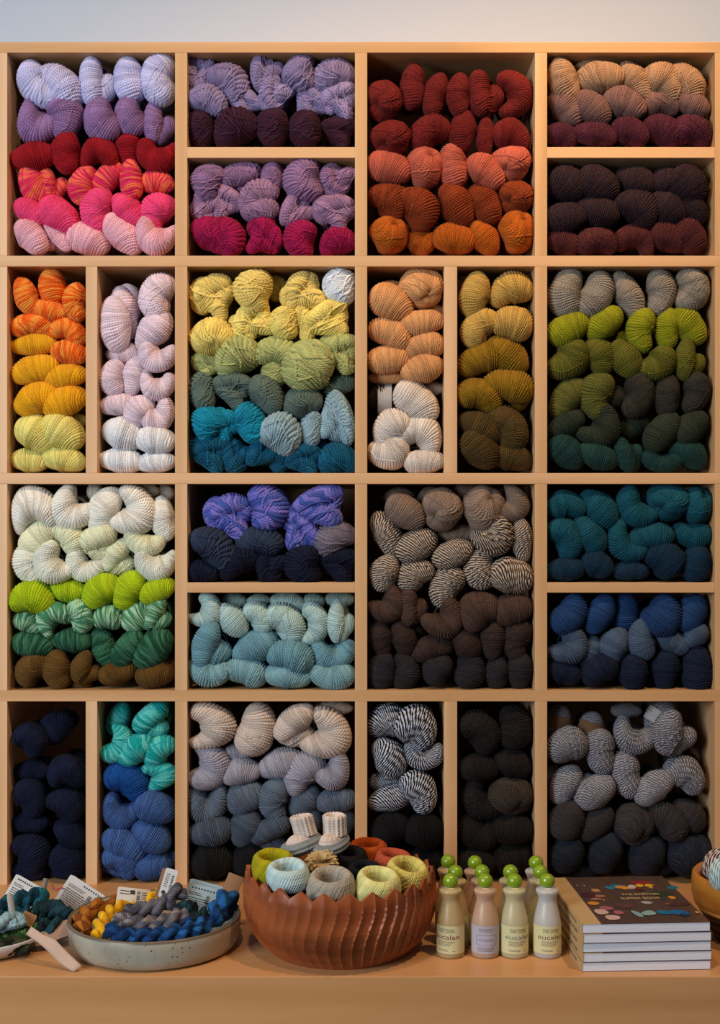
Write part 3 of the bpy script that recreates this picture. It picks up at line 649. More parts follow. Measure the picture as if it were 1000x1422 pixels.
def textlines(x0,x1,z0,z1,n,seed=0,ragged=.35,th=.35):
    r=random.Random(seed); out=[]
    for i in range(n):
        z=z1-(i+.5)*(z1-z0)/n; h=(z1-z0)/n*th; x=x0; xe=x1-r.random()*ragged*(x1-x0)
        while x<xe:
            w=r.uniform(.04,.13)*(x1-x0); out.append((x,min(x+w,xe),z-h/2,z+h/2)); x+=w+.02*(x1-x0)
    return out
def barcode(x0,x1,z0,z1,n=18,vertical=False,seed=1):
    r=random.Random(seed); out=[]; L=(z1-z0) if vertical else (x1-x0); q=0
    while q<L:
        w=r.choice([.6,1,1.6])*L/(n*2)
        if vertical: out.append((x0,x1,z0+q,min(z0+q+w,z1)))
        else: out.append((x0+q,min(x0+q+w,x1),z0,z1))
        q+=w+r.choice([.7,1,1.5])*L/(n*2)
    return out
def card(label,cat,c,w,h,roll=0,tilt=0,yaw=0,mat=None,marks=(),th=.0006,bend=0,name='paper_tag',group=None,corner=.0015,back=None):
    t=thing(name,label,cat,c,0,group); t.rotation_euler=Euler((math.radians(tilt),math.radians(roll),math.radians(yaw)),'XYZ')
    bm=bmesh.new(); nx=12
    def bent(x): return bend*((x/w*2)**2)*w*.5
    cols=[]
    for yy in (0,th):
        g=[]
        for i in range(nx+1):
            x=-w/2+w*i/nx; e=corner if i in (0,nx) else 0
            g.append((bm.verts.new((x,yy+bent(x),-h/2+e)),bm.verts.new((x,yy+bent(x),h/2-e))))
        cols.append(g)
    a,b=cols
    for i in range(nx):
        bm.faces.new((a[i][0],a[i+1][0],a[i+1][1],a[i][1])); bm.faces.new((b[i][1],b[i+1][1],b[i+1][0],b[i][0]))
        bm.faces.new((a[i][1],a[i+1][1],b[i+1][1],b[i][1])); bm.faces.new((b[i][0],b[i+1][0],a[i+1][0],a[i][0]))
    for i in (0,nx): bm.faces.new((a[i][0],a[i][1],b[i][1],b[i][0]))
    bmesh.ops.recalc_face_normals(bm,faces=bm.faces[:])
    bm_obj('card',bm,mat or paper,t)
    for nm,rects,m in marks:
        s=strips(rects)
        for v in s.verts: v.co.y+=bent(v.co.x)
        bm_obj(nm,s,m or ink,t)
    return t
def arrows(x0,x1,z,n,s,left=False):
    return [(x0+(x1-x0)*i/n,x0+(x1-x0)*i/n+s,z-s/2,z+s/2) for i in range(n)]
def tri_marks(x0,x1,z,n,s):
    """row of small solid triangles"""
    bm=bmesh.new()
    for i in range(n):
        x=x0+(x1-x0)*i/max(1,n-1)
        bm.faces.new([bm.verts.new(c) for c in ((x,-.0005,z-s/2),(x+s,-.0005,z),(x,-.0005,z+s/2))])
    return bm

# --- carved wooden bowl
red_wood=wood('reddish_turned_wood',lin('a4582f'),lin('783a1c'),'x',.38,1.6)
def carved_bowl():
    t=thing('carved_bowl','reddish carved wooden bowl with wavy flutes and zigzag rim holding thread balls','bowl',(PZ(472,1300,1.80).x,1.80-DIST,0))
    N=50; nv=N*14; az=np.linspace(0,2*np.pi,nv,endpoint=False)[None,:]
    zz=np.linspace(0,1,46)[:,None]; H=.113
    prof=np.interp(zz[:,0],[0,.06,.15,.3,.5,.7,.85,1],[.098,.107,.118,.1295,.1365,.1385,.1375,.1355])[:,None]
    phase=N*az/(2*np.pi)+.42*np.sin(zz*np.pi*1.7)
    f=phase-np.floor(phase)
    env=np.clip(zz*9,0,1)
    d=.0034*env*(.55*np.sin(np.pi*f)**1.0+.85*f**1.6)
    tri=np.abs(((phase/2)%1)-.5)*2
    top=H-.0125*(1-tri)*1.0
    r=prof-d; z=zz*H; z=np.where(zz>.8, z-(zz-.8)/.2*(H-top), z+0*az)
    x=r*np.cos(az); y=r*np.sin(az)
    out=np.stack([x,y,z+0*az],-1)
    # inner wall, reversed
    zi=np.linspace(1,0,24)[:,None]
    ri=np.interp(zi[:,0],[0,.12,.3,.6,1],[.05,.10,.119,.130,.1285])[:,None]+0*az
    ti=np.abs((((N*az/(2*np.pi)+.42*math.sin(math.pi*1.7))/2)%1)-.5)*2
    topi=H-.0125*(1-ti)
    zin=.012+zi*(topi-.012); inn=np.stack([ri*np.cos(az),ri*np.sin(az),zin],-1)
    bot=np.stack([.002*np.cos(az),.002*np.sin(az),0*az],-1); bot2=np.stack([.002*np.cos(az),.002*np.sin(az),0*az+.011],-1)
    V=np.concatenate([bot,out,inn,bot2],0)
    vs,fc=grid_mesh(V); me=make_mesh('bowl_body',[(vs,fc,None)],True); me.materials.append(red_wood)
    try: me.set_sharp_from_angle(angle=math.radians(38))
    except Exception: pass
    new_obj('bowl_body',me,t)
carved_bowl()
# --- balls of thread
def thread_ball(label,px,py,Z,dpx,hpx,hx,hole=.50,tilt=(10,0),seed=0,N=46,ring=None,mat=None):
    R=dpx*Z/F/2; H=hpx*Z/F*.88
    m=mat or yarn('thread_'+label.split(' thread')[0].replace(' ','_').replace('-','_'),hx,fuzz=.5)
    nu,nv=54,552
    s=np.linspace(0,1,nu)[:,None]; az=np.linspace(0,2*np.pi,nv,endpoint=False)[None,:]
    nz=fnoise(seed+200); nl=fnoise(seed+300)
    rr=np.interp(s[:,0],[0,.12,.22,.30,.42,.58,.74,.88,1],[.30,.38*hole/.42,hole,hole+.22,.90,1.0,.93,.72,.30])[:,None]
    zz=np.interp(s[:,0],[0,.12,.22,.30,.42,.58,.74,.88,1],[-.35,.05,.38,.50,.36,0,-.34,-.48,-.5])[:,None]
    # second smoothing pass
    k=np.array([1,2,3,2,1.])/9
    rr[2:-2,0]=np.convolve(rr[:,0],k,'valid'); zz[2:-2,0]=np.convolve(zz[:,0],k,'valid')
    ph=N*(az/(2*np.pi))+seed*.37+14*s+1.6*nz(s*5,np.cos(az)*2); hh=strand_h(ph,seed)
    r=R*rr*(1+.05*nl(s*2,np.sin(az)*2+np.cos(az)))+(hh-.5)*.0020
    z=zz*H*(1+.06*nl(s+3,np.cos(az)*2))
    V=np.stack([r*np.cos(az),r*np.sin(az),z+0*az],-1); vs,f=grid_mesh(V)
    # recenter so that the object's origin is at its base
    uv=np.stack([ph,s*R*280+0*az],-1).reshape(-1,2)
    me=make_mesh('thread_ball',[(vs,f[:,::-1],uv)]); me.materials.append(m)
    o=new_obj('thread_ball',me); o.location=PZ(px,py,Z); o.rotation_euler=(math.radians(tilt[0]),math.radians(tilt[1]),0)
    tag(o,label,'ball of thread','balls of thread in the carved bowl')
    if ring:
        bm=bmesh.new(); n=40; A=[];B=[]
        for i in range(n):
            a=2*math.pi*i/n; A.append(bm.verts.new((R*.99*math.cos(a),R*.99*math.sin(a),-H*.30))); B.append(bm.verts.new((R*.86*math.cos(a),R*.86*math.sin(a),-H*.56)))
        for i in range(n): j=(i+1)%n; bm.faces.new((A[i],A[j],B[j],B[i]))
        bmesh.ops.solidify(bm,geom=bm.faces[:],thickness=.0008)
        bm_obj('paper_band',bm,plain('black_label_band','16161a',.6),o)['label']='black paper label band'
    return o
thread_ball('olive-yellow thread ball at the left end of the carved bowl',379,1203,1.775,60,42,'a3982f',seed=1)
thread_ball('pale aqua thread ball with a black label band in the carved bowl',400,1217,1.735,62,42,'b3c6c4',seed=2,ring=True)
thread_ball('grey linen thread ball at the front middle of the carved bowl',460,1233,1.722,70,50,'a39a8b',seed=3,tilt=(12,0))
thread_ball('pale yellow thread ball just right of the grey linen one',525,1232,1.725,64,50,'cfc98a',seed=4,tilt=(13,4))
thread_ball('straw yellow thread ball at the right end of the carved bowl',565,1217,1.765,62,48,'c4b469',seed=5,tilt=(14,9))
thread_ball('bright orange thread ball at the back of the carved bowl',511,1185,1.88,58,38,'b2501f',seed=6,tilt=(5,0))
thread_ball('coral thread ball behind the yellow ones in the carved bowl',546,1198,1.83,54,34,'b4543a',seed=7,tilt=(6,5))
thread_ball('blackish brown thread ball below the right bootie',486,1196,1.83,52,36,'1d1414',seed=8,tilt=(10,0))
thread_ball('dark navy thread ball behind the pale yellow one',507,1214,1.79,50,32,'161a26',seed=9,tilt=(10,0))
# --- ruffled cream flower
def flower():
    t=thing('ruffled_flower','cream ruffled flower ornament lying among the thread balls','ornament',PZ(447,1200,1.79))
    r=random.Random(4); bm=bmesh.new()
    for ring,(n,R,el,L) in enumerate([(17,.014,.15,.014),(14,.011,.55,.013),(10,.007,.9,.011),(6,.003,1.25,.009)]):
        for i in range(n):
            a=2*math.pi*(i+.5*ring)/n+r.uniform(-.1,.1); e=el+r.uniform(-.12,.12)
            d=Vector((math.cos(a)*math.cos(e),math.sin(a)*math.cos(e),math.sin(e))); s=Vector((-math.sin(a),math.cos(a),0)); u=d.cross(s)
            b=Vector((math.cos(a)*R*.35,math.sin(a)*R*.35,.004)); g=[]
            for k in range(5):
                q=k/4; wd=.0044*math.sin(math.pi*(.15+.8*q)); cu=-u*(.0035*q*q)
                row=[]
                for m_ in (-1,-.35,.35,1): row.append(bm.verts.new(b+d*L*q+cu+s*wd*m_+u*.0012*(abs(m_)-.6)))
                g.append(row)
            for k in range(4):
                for m_ in range(3): bm.faces.new((g[k][m_],g[k][m_+1],g[k+1][m_+1],g[k+1][m_]))
    bmesh.ops.solidify(bm,geom=bm.faces[:],thickness=.0006)
    bm_obj('petals',bm,plain('cream_petals','ecd29c',.8,.2,.3),t,True).rotation_euler=(.35,0,0); t.scale=(1.3,1.3,1.3)
    bm=lathe([(0,-.006),(.017,-.006),(.0185,-.002),(.014,.003),(0,.005)],28); bm_obj('base',bm,plain('tan_felt','b8925c',.9,.1,.4),t,True)
flower()
# --- knitted baby booties
knit_w=yarn('knit_cream','c9bbb0',fuzz=.8); knit_g=yarn('knit_grey','8f9698','fleck','b4b4b0'); peach=plain('peach_lining','c09a80',.9,.1,.3)
def bootie(label,px,py,Z,rz,lean):
    t=thing('baby_bootie',label,'baby bootie',PZ(px,py,Z),math.radians(rz),'baby booties in the carved bowl')
    # local: toe toward -y, heel at +y, z up
    nu,nv=44,120; s=np.linspace(0,1,nu)[:,None]; v=np.linspace(0,2*np.pi,nv,endpoint=False)[None,:]
    # cuff: ribbed tube, folded rim
    rr=np.interp(s[:,0],[0,.06,.5,.9,.97,1],[.0150,.0172,.0166,.0172,.0165,.0135])[:,None]
    rib=.0011*np.cos(16*v)*np.clip(s*8,0,1)
    r=rr+rib; z=.020+s*.031-.0006*np.cos(16*v)*s
    V=np.stack([r*np.cos(v)*1.02,.006+r*np.sin(v)*.92-lean*s*.004,z+0*v],-1)
    Vi=np.stack([(rr[-1]-.003)*np.cos(v),.006+(rr[-1]-.003)*np.sin(v)*.92-lean*.004,0*v+.049],-1)
    Vj=np.stack([.002*np.cos(v),.006+.002*np.sin(v),0*v+.030],-1)
    vs,f=grid_mesh(np.concatenate([V,Vi,Vj],0)); me=make_mesh('cuff',[(vs,f,np.stack([(16*v/(2*np.pi)*1.0+0*np.linspace(0,1,nu+2)[:,None]),np.linspace(0,4,nu+2)[:,None]+0*v],-1).reshape(-1,2))]); me.materials.append(knit_w)
    new_obj('cuff',me,t)['label']='cream ribbed cuff'
    # instep
    th=np.linspace(.05,np.pi-.05,34)[:,None]
    V=np.stack([.0160*np.sin(th)*np.cos(v),-.004+.026*np.sin(th)*np.sin(v),.013+.014*np.cos(th)+0*v+.0005*np.sin(14*v)],-1)
    vs,f=grid_mesh(V); me=make_mesh('instep',[(vs,f[:,::-1],np.stack([th*9+0*v,v*3+0*th],-1).reshape(-1,2))]); me.materials.append(knit_w)
    new_obj('instep',me,t)['label']='cream instep'
    # grey garter-stitch shoe: rolls of knitting
    th=np.linspace(0.0,2*np.pi,40,endpoint=True)[:,None]
    Rx=.0205+0*v; Ry=.0330+0*v
    roll=.0078*(1+.24*np.abs(np.sin(4*th))+.04*np.sin(34*v))
    V=np.stack([(Rx-.006+roll*np.cos(th))*np.cos(v),-.006+(Ry-.006+roll*np.cos(th))*np.sin(v),.0085+roll*1.05*np.sin(th)+.003*np.sin(v)],-1)
    vs,f=grid_mesh(V); p1=(vs,f[:,::-1],np.stack([th*3+0*v,v*8+0*th],-1).reshape(-1,2))
    th2=np.linspace(.03,np.pi-.03,16)[:,None]
    V=np.stack([.019*np.sin(th2)*np.cos(v),-.006+.031*np.sin(th2)*np.sin(v),.004+.006*np.cos(th2)+0*v],-1); vs,f=grid_mesh(V)
    me=make_mesh('shoe',[p1,(vs,f[:,::-1],np.stack([th2*3+0*v,v*8+0*th2],-1).reshape(-1,2))]); me.materials.append(knit_g)
    new_obj('shoe',me,t)['label']='grey garter-stitched shoe'
    bm=lathe([(0,.0),(.010,0.0),(.0115,-.002),(.010,-.004)],24)
    o=bm_obj('lining',bm,peach,t,True,(0,-.0225,.0165)); o.rotation_euler=(math.radians(28),0,0); o['label']='peach lining'
    return t
b=bootie('left knitted baby bootie, cream ribbed cuff tilted left over grey shoe',424,1181,1.83,-32,1); b.rotation_euler=(math.radians(6),math.radians(-8),math.radians(-52))
b=bootie('right knitted baby bootie with upright cream cuff on grey shoe',463,1180,1.84,-10,0); b.rotation_euler=(math.radians(4),0,math.radians(-32))

# --- speckled ceramic tray
def tray():
    cx=PZ(215,1270,1.806).x
    t=thing('ceramic_tray','round speckled grey stoneware tray holding twisted mini skeins','tray',(cx,1.806-DIST,0))
    prof=[(0,0),(.108,0),(.1165,.004),(.1205,.014),(.1222,.030),(.1228,.0400),(.1215,.0425),(.1190,.0420),(.1178,.036),(.1160,.016),(.108,.008),(0,.007)]
    bm=lathe(prof,128); t_=NT('speckled_stoneware'); tc=t_.n('ShaderNodeTexCoord').outputs['Object']
    v1=t_.n('ShaderNodeTexVoronoi'); v1.inputs['Scale'].default_value=150; t_.l(tc,v1.inputs['Vector'])
    sp=t_.math('LESS_THAN',v1.outputs['Distance'],.17); rs=t_.noise(tc,45,2,.6); rs2=t_.math('GREATER_THAN',rs,.52)
    base=t_.ramp(t_.noise(tc,9,4,.6),[(.3,lin('8f8874')),(.55,lin('aaa594')),(.8,lin('b09a7c'))])
    t_.l(t_.mix(t_.math('MULTIPLY',sp,rs2),base,lin('4a3426')),t_.b.inputs['Base Color']); t_.set(Roughness=.38)
    bm_obj('tray_body',bm,t_.m,t,True)
    bm=bmesh.new(); n=128; prev=None; rings=[]
    for r_,z_ in ((.1229,.0396),(.1219,.0428),(.1205,.0434),(.1188,.0425)):
        rings.append([bm.verts.new((r_*math.cos(2*math.pi*i/n),r_*math.sin(2*math.pi*i/n),z_)) for i in range(n)])
    for A,B in zip(rings[:-1],rings[1:]):
        for i in range(n): j=(i+1)%n; bm.faces.new((A[i],A[j],B[j],B[i]))
    bm_obj('rim_glaze',bm,plain('brown_rim_glaze','6b5b48',.35,.5,.3),t,True)['label']='darker brown glazed rim'
tray()
ym=lambda n,h,k='plain',h2=None: yarn('mini_'+n,h,k,h2)
G='mini skeins in the stoneware tray'
m_or=ym('amber','8a4a14','var','b06a1c'); m_ye=ym('yellow','d8a410'); m_gr=ym('grey','4c4a52','var','68646c'); m_gr2=ym('grey_light','5c5e6c','var','8e8078')
m_bl=ym('cobalt','123a74','var','1c5c96'); m_nv=ym('ink','131a38','var','1c3870'); m_tl=ym('teal','0f3f50','var','1c6478'); m_dk=ym('dark_teal','12262e','var','1a3c44')
m_gn=ym('green','2f4a26','var','456a34'); m_ol=ym('olive','23261a','var','3a3c26'); m_pa=ym('aqua','8fa9ae')
S_='mini skein'
rope('mini_skein','amber brown twisted mini skein curving along the tray left wall',S_,[(118,1294,1.745),(112,1280,1.80),(126,1264,1.86),(148,1256,1.89),(170,1251,1.905)],.0125,4.5,m_or,1,G)
rope('mini_skein','sunny yellow twisted mini skein inside the amber one in the tray',S_,[(137,1303,1.735),(138,1286,1.765),(150,1270,1.81),(166,1261,1.845),(190,1259,1.86)],.0105,5,m_ye,2,G)
rope('mini_skein','short yellow mini skein end peeking beside the kraft and white card',S_,[(208,1259,1.87),(214,1247,1.875),(222,1240,1.885)],.0105,1.6,m_ye,3,G,60)
rope('mini_skein','dark grey twisted mini skein rising to the right across the tray',S_,[(172,1268,1.83),(192,1265,1.825),(214,1261,1.82),(234,1252,1.82),(246,1240,1.82),(256,1236,1.83)],.0125,5,m_gr,4,G)
rope('mini_skein','mottled grey and tan twisted mini skein across the tray middle',S_,[(158,1274,1.79),(178,1281,1.775),(205,1284,1.77),(228,1281,1.77),(246,1274,1.775),(255,1262,1.79)],.0115,6,m_gr2,5,G)
rope('mini_skein','near-black teal clumped mini skein at the tray right',S_,[(250,1258,1.80),(262,1268,1.79),(276,1276,1.79),(290,1278,1.80)],.0165,2.2,m_dk,6,G,90)
rope('mini_skein','cobalt blue twisted mini skein along the tray front wall',S_,[(149,1288,1.755),(160,1298,1.735),(185,1301,1.728),(212,1300,1.727),(240,1297,1.73),(268,1290,1.745),(292,1282,1.77)],.0120,8.5,m_bl,7,G,240)
rope('mini_skein','inky navy mini skein behind the cobalt one along the tray wall',S_,[(240,1289,1.765),(268,1284,1.775),(296,1275,1.80),(318,1262,1.84)],.0125,5,m_nv,8,G)
rope('mini_skein','cobalt and navy mini skein bundle standing at the tray right end',S_,[(296,1286,1.785),(300,1268,1.80),(306,1252,1.82),(318,1246,1.84),(324,1262,1.85)],.0135,3.2,m_bl,9,G)
# --- tags
def tagmarks(w,h,seed,bc=True):
    L=[('printed_text',textlines(-w*.42,w*.30,-h*.40,h*.10,7,seed)+textlines(-w*.42,w*.05,h*.14,h*.26,2,seed+1),None)]
    if bc: L.append(('barcode',barcode(w*.12,w*.22,-h*.38,h*.22,16,True,seed),None))
    return L
CT='paper tag'
t=card('white printed tag standing behind the teal twisted skein at far left',CT,PZ(32,1243,1.93),.050,.046,29,-8,0,None,tagmarks(.05,.046,1,False))
bm_obj('arrow_row',tri_marks(-.019,.019,.0175,11,.0032),ink,t)
t=card('white printed tag with barcode leaning behind the tray at left',CT,PZ(112,1248,1.93),.066,.046,33,-8,0,None,tagmarks(.066,.046,2))
bm_obj('arrow_row',tri_marks(-.006,.028,.0178,9,.0032),ink,t)
th_=rope('x','','',[(72,1227,1.93),(76,1236,1.93),(86,1233,1.929),(92,1236,1.928)],.0009,2,plain('pink_thread','b0305c',.8),1,None,40)
for k in ('label','category'):
    if k in th_: del th_[k]
th_.name='tie_thread'; th_.parent=t; th_.matrix_parent_inverse=Matrix.LocRotScale(t.location,t.rotation_euler,(1,1,1)).inverted(); th_['label']='pink tie thread'
t=card('curved white label with barcode lying on the amber and yellow skeins','paper label',PZ(184,1246,1.875),.050,.026,6,-14,0,plain('label_cream','cdbfae',.75,.2),[('barcode',barcode(.006,.011,-.010,.010,14,True,3),None),('printed_text',textlines(-.020,.003,.002,.010,2,5)+textlines(.013,.022,-.009,.009,6,6),None),('black_block',[(-.004,.003,.004,.010)],None)],bend=.35,name='paper_label')
card('brown kraft card tucked behind the small white barcode card',CT,PZ(229,1228,1.856),.020,.044,16,-6,0,kraft)
t=card('small white rounded card with vertical barcode standing in the tray',CT,PZ(233.5,1227,1.85),.0185,.043,16,-6,0,paper,[('barcode',barcode(.0025,.006,-.016,.014,20,True,7),None),('printed_text',textlines(-.006,.000,-.006,.015,7,8,.2),None)],corner=.0018)
bm=bmesh.new(); bmesh.ops.create_circle(bm,cap_ends=True,segments=20,radius=.0028)
for v in bm.verts: v.co=Vector((v.co.x-.0035,-.0006,v.co.y-.0135))
bm_obj('round_emblem',bm,ink,t)
card('rear pale blue printed card leaning in the tray by the carved bowl',CT,PZ(283,1247,1.895),.054,.046,15,-10,0,plain('pale_blue_card','a9bfc8',.75,.2))
t=card('front pale blue printed card with barcode leaning beside the carved bowl',CT,PZ(279,1252,1.885),.052,.046,15,-10,0,plain('pale_blue_card2','b2c7cf',.75,.2),tagmarks(.052,.046,9))
bm_obj('arrow_row',tri_marks(-.018,.019,.0175,9,.003),ink,t)
card('brown kraft tag folded over beside the carved bowl rim',CT,PZ(323,1229,1.87),.024,.031,22,-8,0,kraft,bend=.18)
card('narrow white folded tag standing on the pale aqua knot',CT,PZ(16,1257,1.80),.009,.031,-6,-5,35,plain('grey_white_card','b9b4a8',.8,.2),bend=.3)
card('dark-edged folded tag standing above the teal twisted skein',CT,PZ(62,1233,1.88),.008,.028,14,-5,40,plain('grey_card','8e8a86',.8,.2),bend=.3)
card('small brown kraft square between teal and green mini skeins',CT,PZ(39,1276,1.79),.020,.018,25,-35,0,kraft)
def strip_tag():
    """long tag sagging from the dish down to the counter"""
    pts=[PZ(40,1292,1.735),PZ(56,1303,1.725),PZ(72,1313,1.715),PZ(88,1330,1.706),PZ(108,1350,1.6945)]
    base=Vector((pts[-1].x,pts[-1].y,0)); t=thing('paper_tag','long pinkish brown tag sagging from the white dish onto the counter',CT,base)
    bm=bmesh.new(); rows=[]
    for i,p in enumerate(pts):
        d=(pts[min(i+1,4)]-pts[max(i-1,0)]).normalized(); s=d.cross(Vector((-.35,-.75,.55))).normalized()*(.0085 if i>1 else .006)
        q=p-base; q.z=max(q.z,.001); a,b=q+s,q-s; a.z=max(a.z,.0008); b.z=max(b.z,.0008)
        rows.append((bm.verts.new(a),bm.verts.new(b)))
    for (a,b),(c,d) in zip(rows[:-1],rows[1:]): bm.faces.new((a,b,d,c))
    bmesh.ops.subdivide_edges(bm,edges=bm.edges[:],cuts=3,smooth=.8,use_grid_fill=True)
    bmesh.ops.solidify(bm,geom=bm.faces[:],thickness=.0006)
    bm_obj('card',bm,plain('pinkish_card','c4a692',.8,.2,.3),t,True)
strip_tag()
card('tan card lying flat under the dark teal skein beside the tray',CT,PZ(76,1294,1.79),.060,.030,-14,-62,18,plain('tan_card','a07f6c',.8,.2,.3))
# --- white dish and its skeins
def dish():
    t=thing('white_dish','shallow white oval dish at far left holding green mini skeins','dish',(-.556,1.79-DIST,0))
    prof=[(0,0),(.72,0),(.86,.003),(.96,.012),(1,.022),(.985,.0235),(.94,.014),(.83,.006),(0,.0045)]
    bm=lathe(prof,96)
    for v in bm.verts: v.co.x*=.106; v.co.y*=.086; v.co.z+=0
    bm_obj('dish_body',bm,plain('white_glaze','c9c5c4',.2,.6),t,True)
dish()
G2='mini skeins piled at the far left'
rope('mini_skein','thick teal twisted mini skein at the top of the far left pile',S_,[(-30,1262,1.86),(0,1262,1.86),(25,1254,1.865),(48,1248,1.87),(62,1256,1.865)],.0165,5,m_tl,11,G2)
rope('mini_skein','second teal mini skein, below the topmost of the far left pile',S_,[(-30,1284,1.82),(0,1280,1.83),(24,1272,1.84),(44,1266,1.85)],.014,4,m_tl,12,G2)
rope('mini_skein','dark teal mini skein at the right end of the far left pile',S_,[(48,1272,1.84),(66,1266,1.84),(82,1268,1.83),(93,1280,1.82)],.0165,3,m_dk,13,G2)
rope('mini_skein','blackish teal mini skein resting low beside the stoneware tray',S_,[(46,1292,1.80),(62,1290,1.80),(78,1288,1.805),(90,1292,1.81)],.0150,3,m_dk,14,G2)
rope('mini_skein','pale aqua mini skein knot in the far left pile',S_,[(-18,1287,1.765),(0,1286,1.765),(12,1279,1.77),(22,1278,1.775),(26,1290,1.77)],.0120,1.4,m_pa,15,G2)
rope('mini_skein','leaf green mini skein across the back of the white dish',S_,[(-25,1296,1.80),(0,1293,1.80),(20,1290,1.80),(42,1289,1.80),(58,1298,1.79)],.0125,4,m_gn,16,G2)
rope('mini_skein','second leaf green mini skein, in front of the back one',S_,[(-25,1304,1.78),(0,1303,1.78),(22,1299,1.78),(40,1304,1.77)],.0125,3.4,m_gn,17,G2)
rope('mini_skein','dark olive mini skein in the middle of the white dish',S_,[(-25,1312,1.758),(0,1312,1.758),(26,1310,1.76),(48,1313,1.765)],.0105,3.4,m_ol,18,G2)
rope('mini_skein','near-black olive mini skein at the front of the white dish',S_,[(-25,1320,1.742),(0,1320,1.742),(24,1318,1.745),(44,1317,1.75)],.0085,3.4,m_ol,19,G2)

# --- lettering helper
def text_mesh(s, size, align='CENTER', squash=(1,1), res=3):
    c=bpy.data.curves.new('t','FONT'); c.body=s; c.size=size; c.align_x=align; c.align_y='CENTER'; c.resolution_u=res
    o=bpy.data.objects.new('t',c); C.objects.link(o); bpy.context.view_layer.update()
    me=bpy.data.meshes.new_from_object(o.evaluated_get(bpy.context.evaluated_depsgraph_get())); bpy.data.objects.remove(o); bpy.data.curves.remove(c)
    bm=bmesh.new(); bm.from_mesh(me); bpy.data.meshes.remove(me)
    bmesh.ops.scale(bm,vec=(squash[0],squash[1],1),verts=bm.verts[:])
    return bm
# --- wash bottles
cap_m=plain('green_cap','7f9d12',.28,.6); cap_m.node_tree.nodes['Principled BSDF'].inputs['Coat Weight'].default_value=.4
def bottle_mat(name,hx):
    m=plain(name,hx,.34,.5); b=m.node_tree.nodes['Principled BSDF']
    b.inputs['Transmission Weight'].default_value=.35; b.inputs['Subsurface Weight'].default_value=.35; b.inputs['Subsurface Radius'].default_value=(.02,.015,.01); b.inputs['Subsurface Scale'].default_value=1
    return m
BM={k:bottle_mat('bottle_'+k,h) for k,h in dict(amber='dcc08a',peach='e0b898',cream='e0d4a8',clear='dedad4').items()}
lab_y=plain('label_yellow','d3cc9a',.6,.3); lab_l=plain('label_lilac','b9b3bd',.6,.3,.35)
def wrap(bm,R):
    bmesh.ops.subdivide_edges(bm,edges=[e for e in bm.edges if abs(e.verts[0].co.x-e.verts[1].co.x)>.003],cuts=4)
    for v in bm.verts:
        a=v.co.x/R; z=v.co.z if abs(v.co.z)>1e-9 or True else 0
        v.co=Vector((R*math.sin(a),-R*math.cos(a),v.co.z))
    return bm
def flat_to_xz(bm,z0=0,x0=0):
    for v in bm.verts: v.co=Vector((v.co.x+x0,0,v.co.y+z0))
    return bm
Rb=.0192
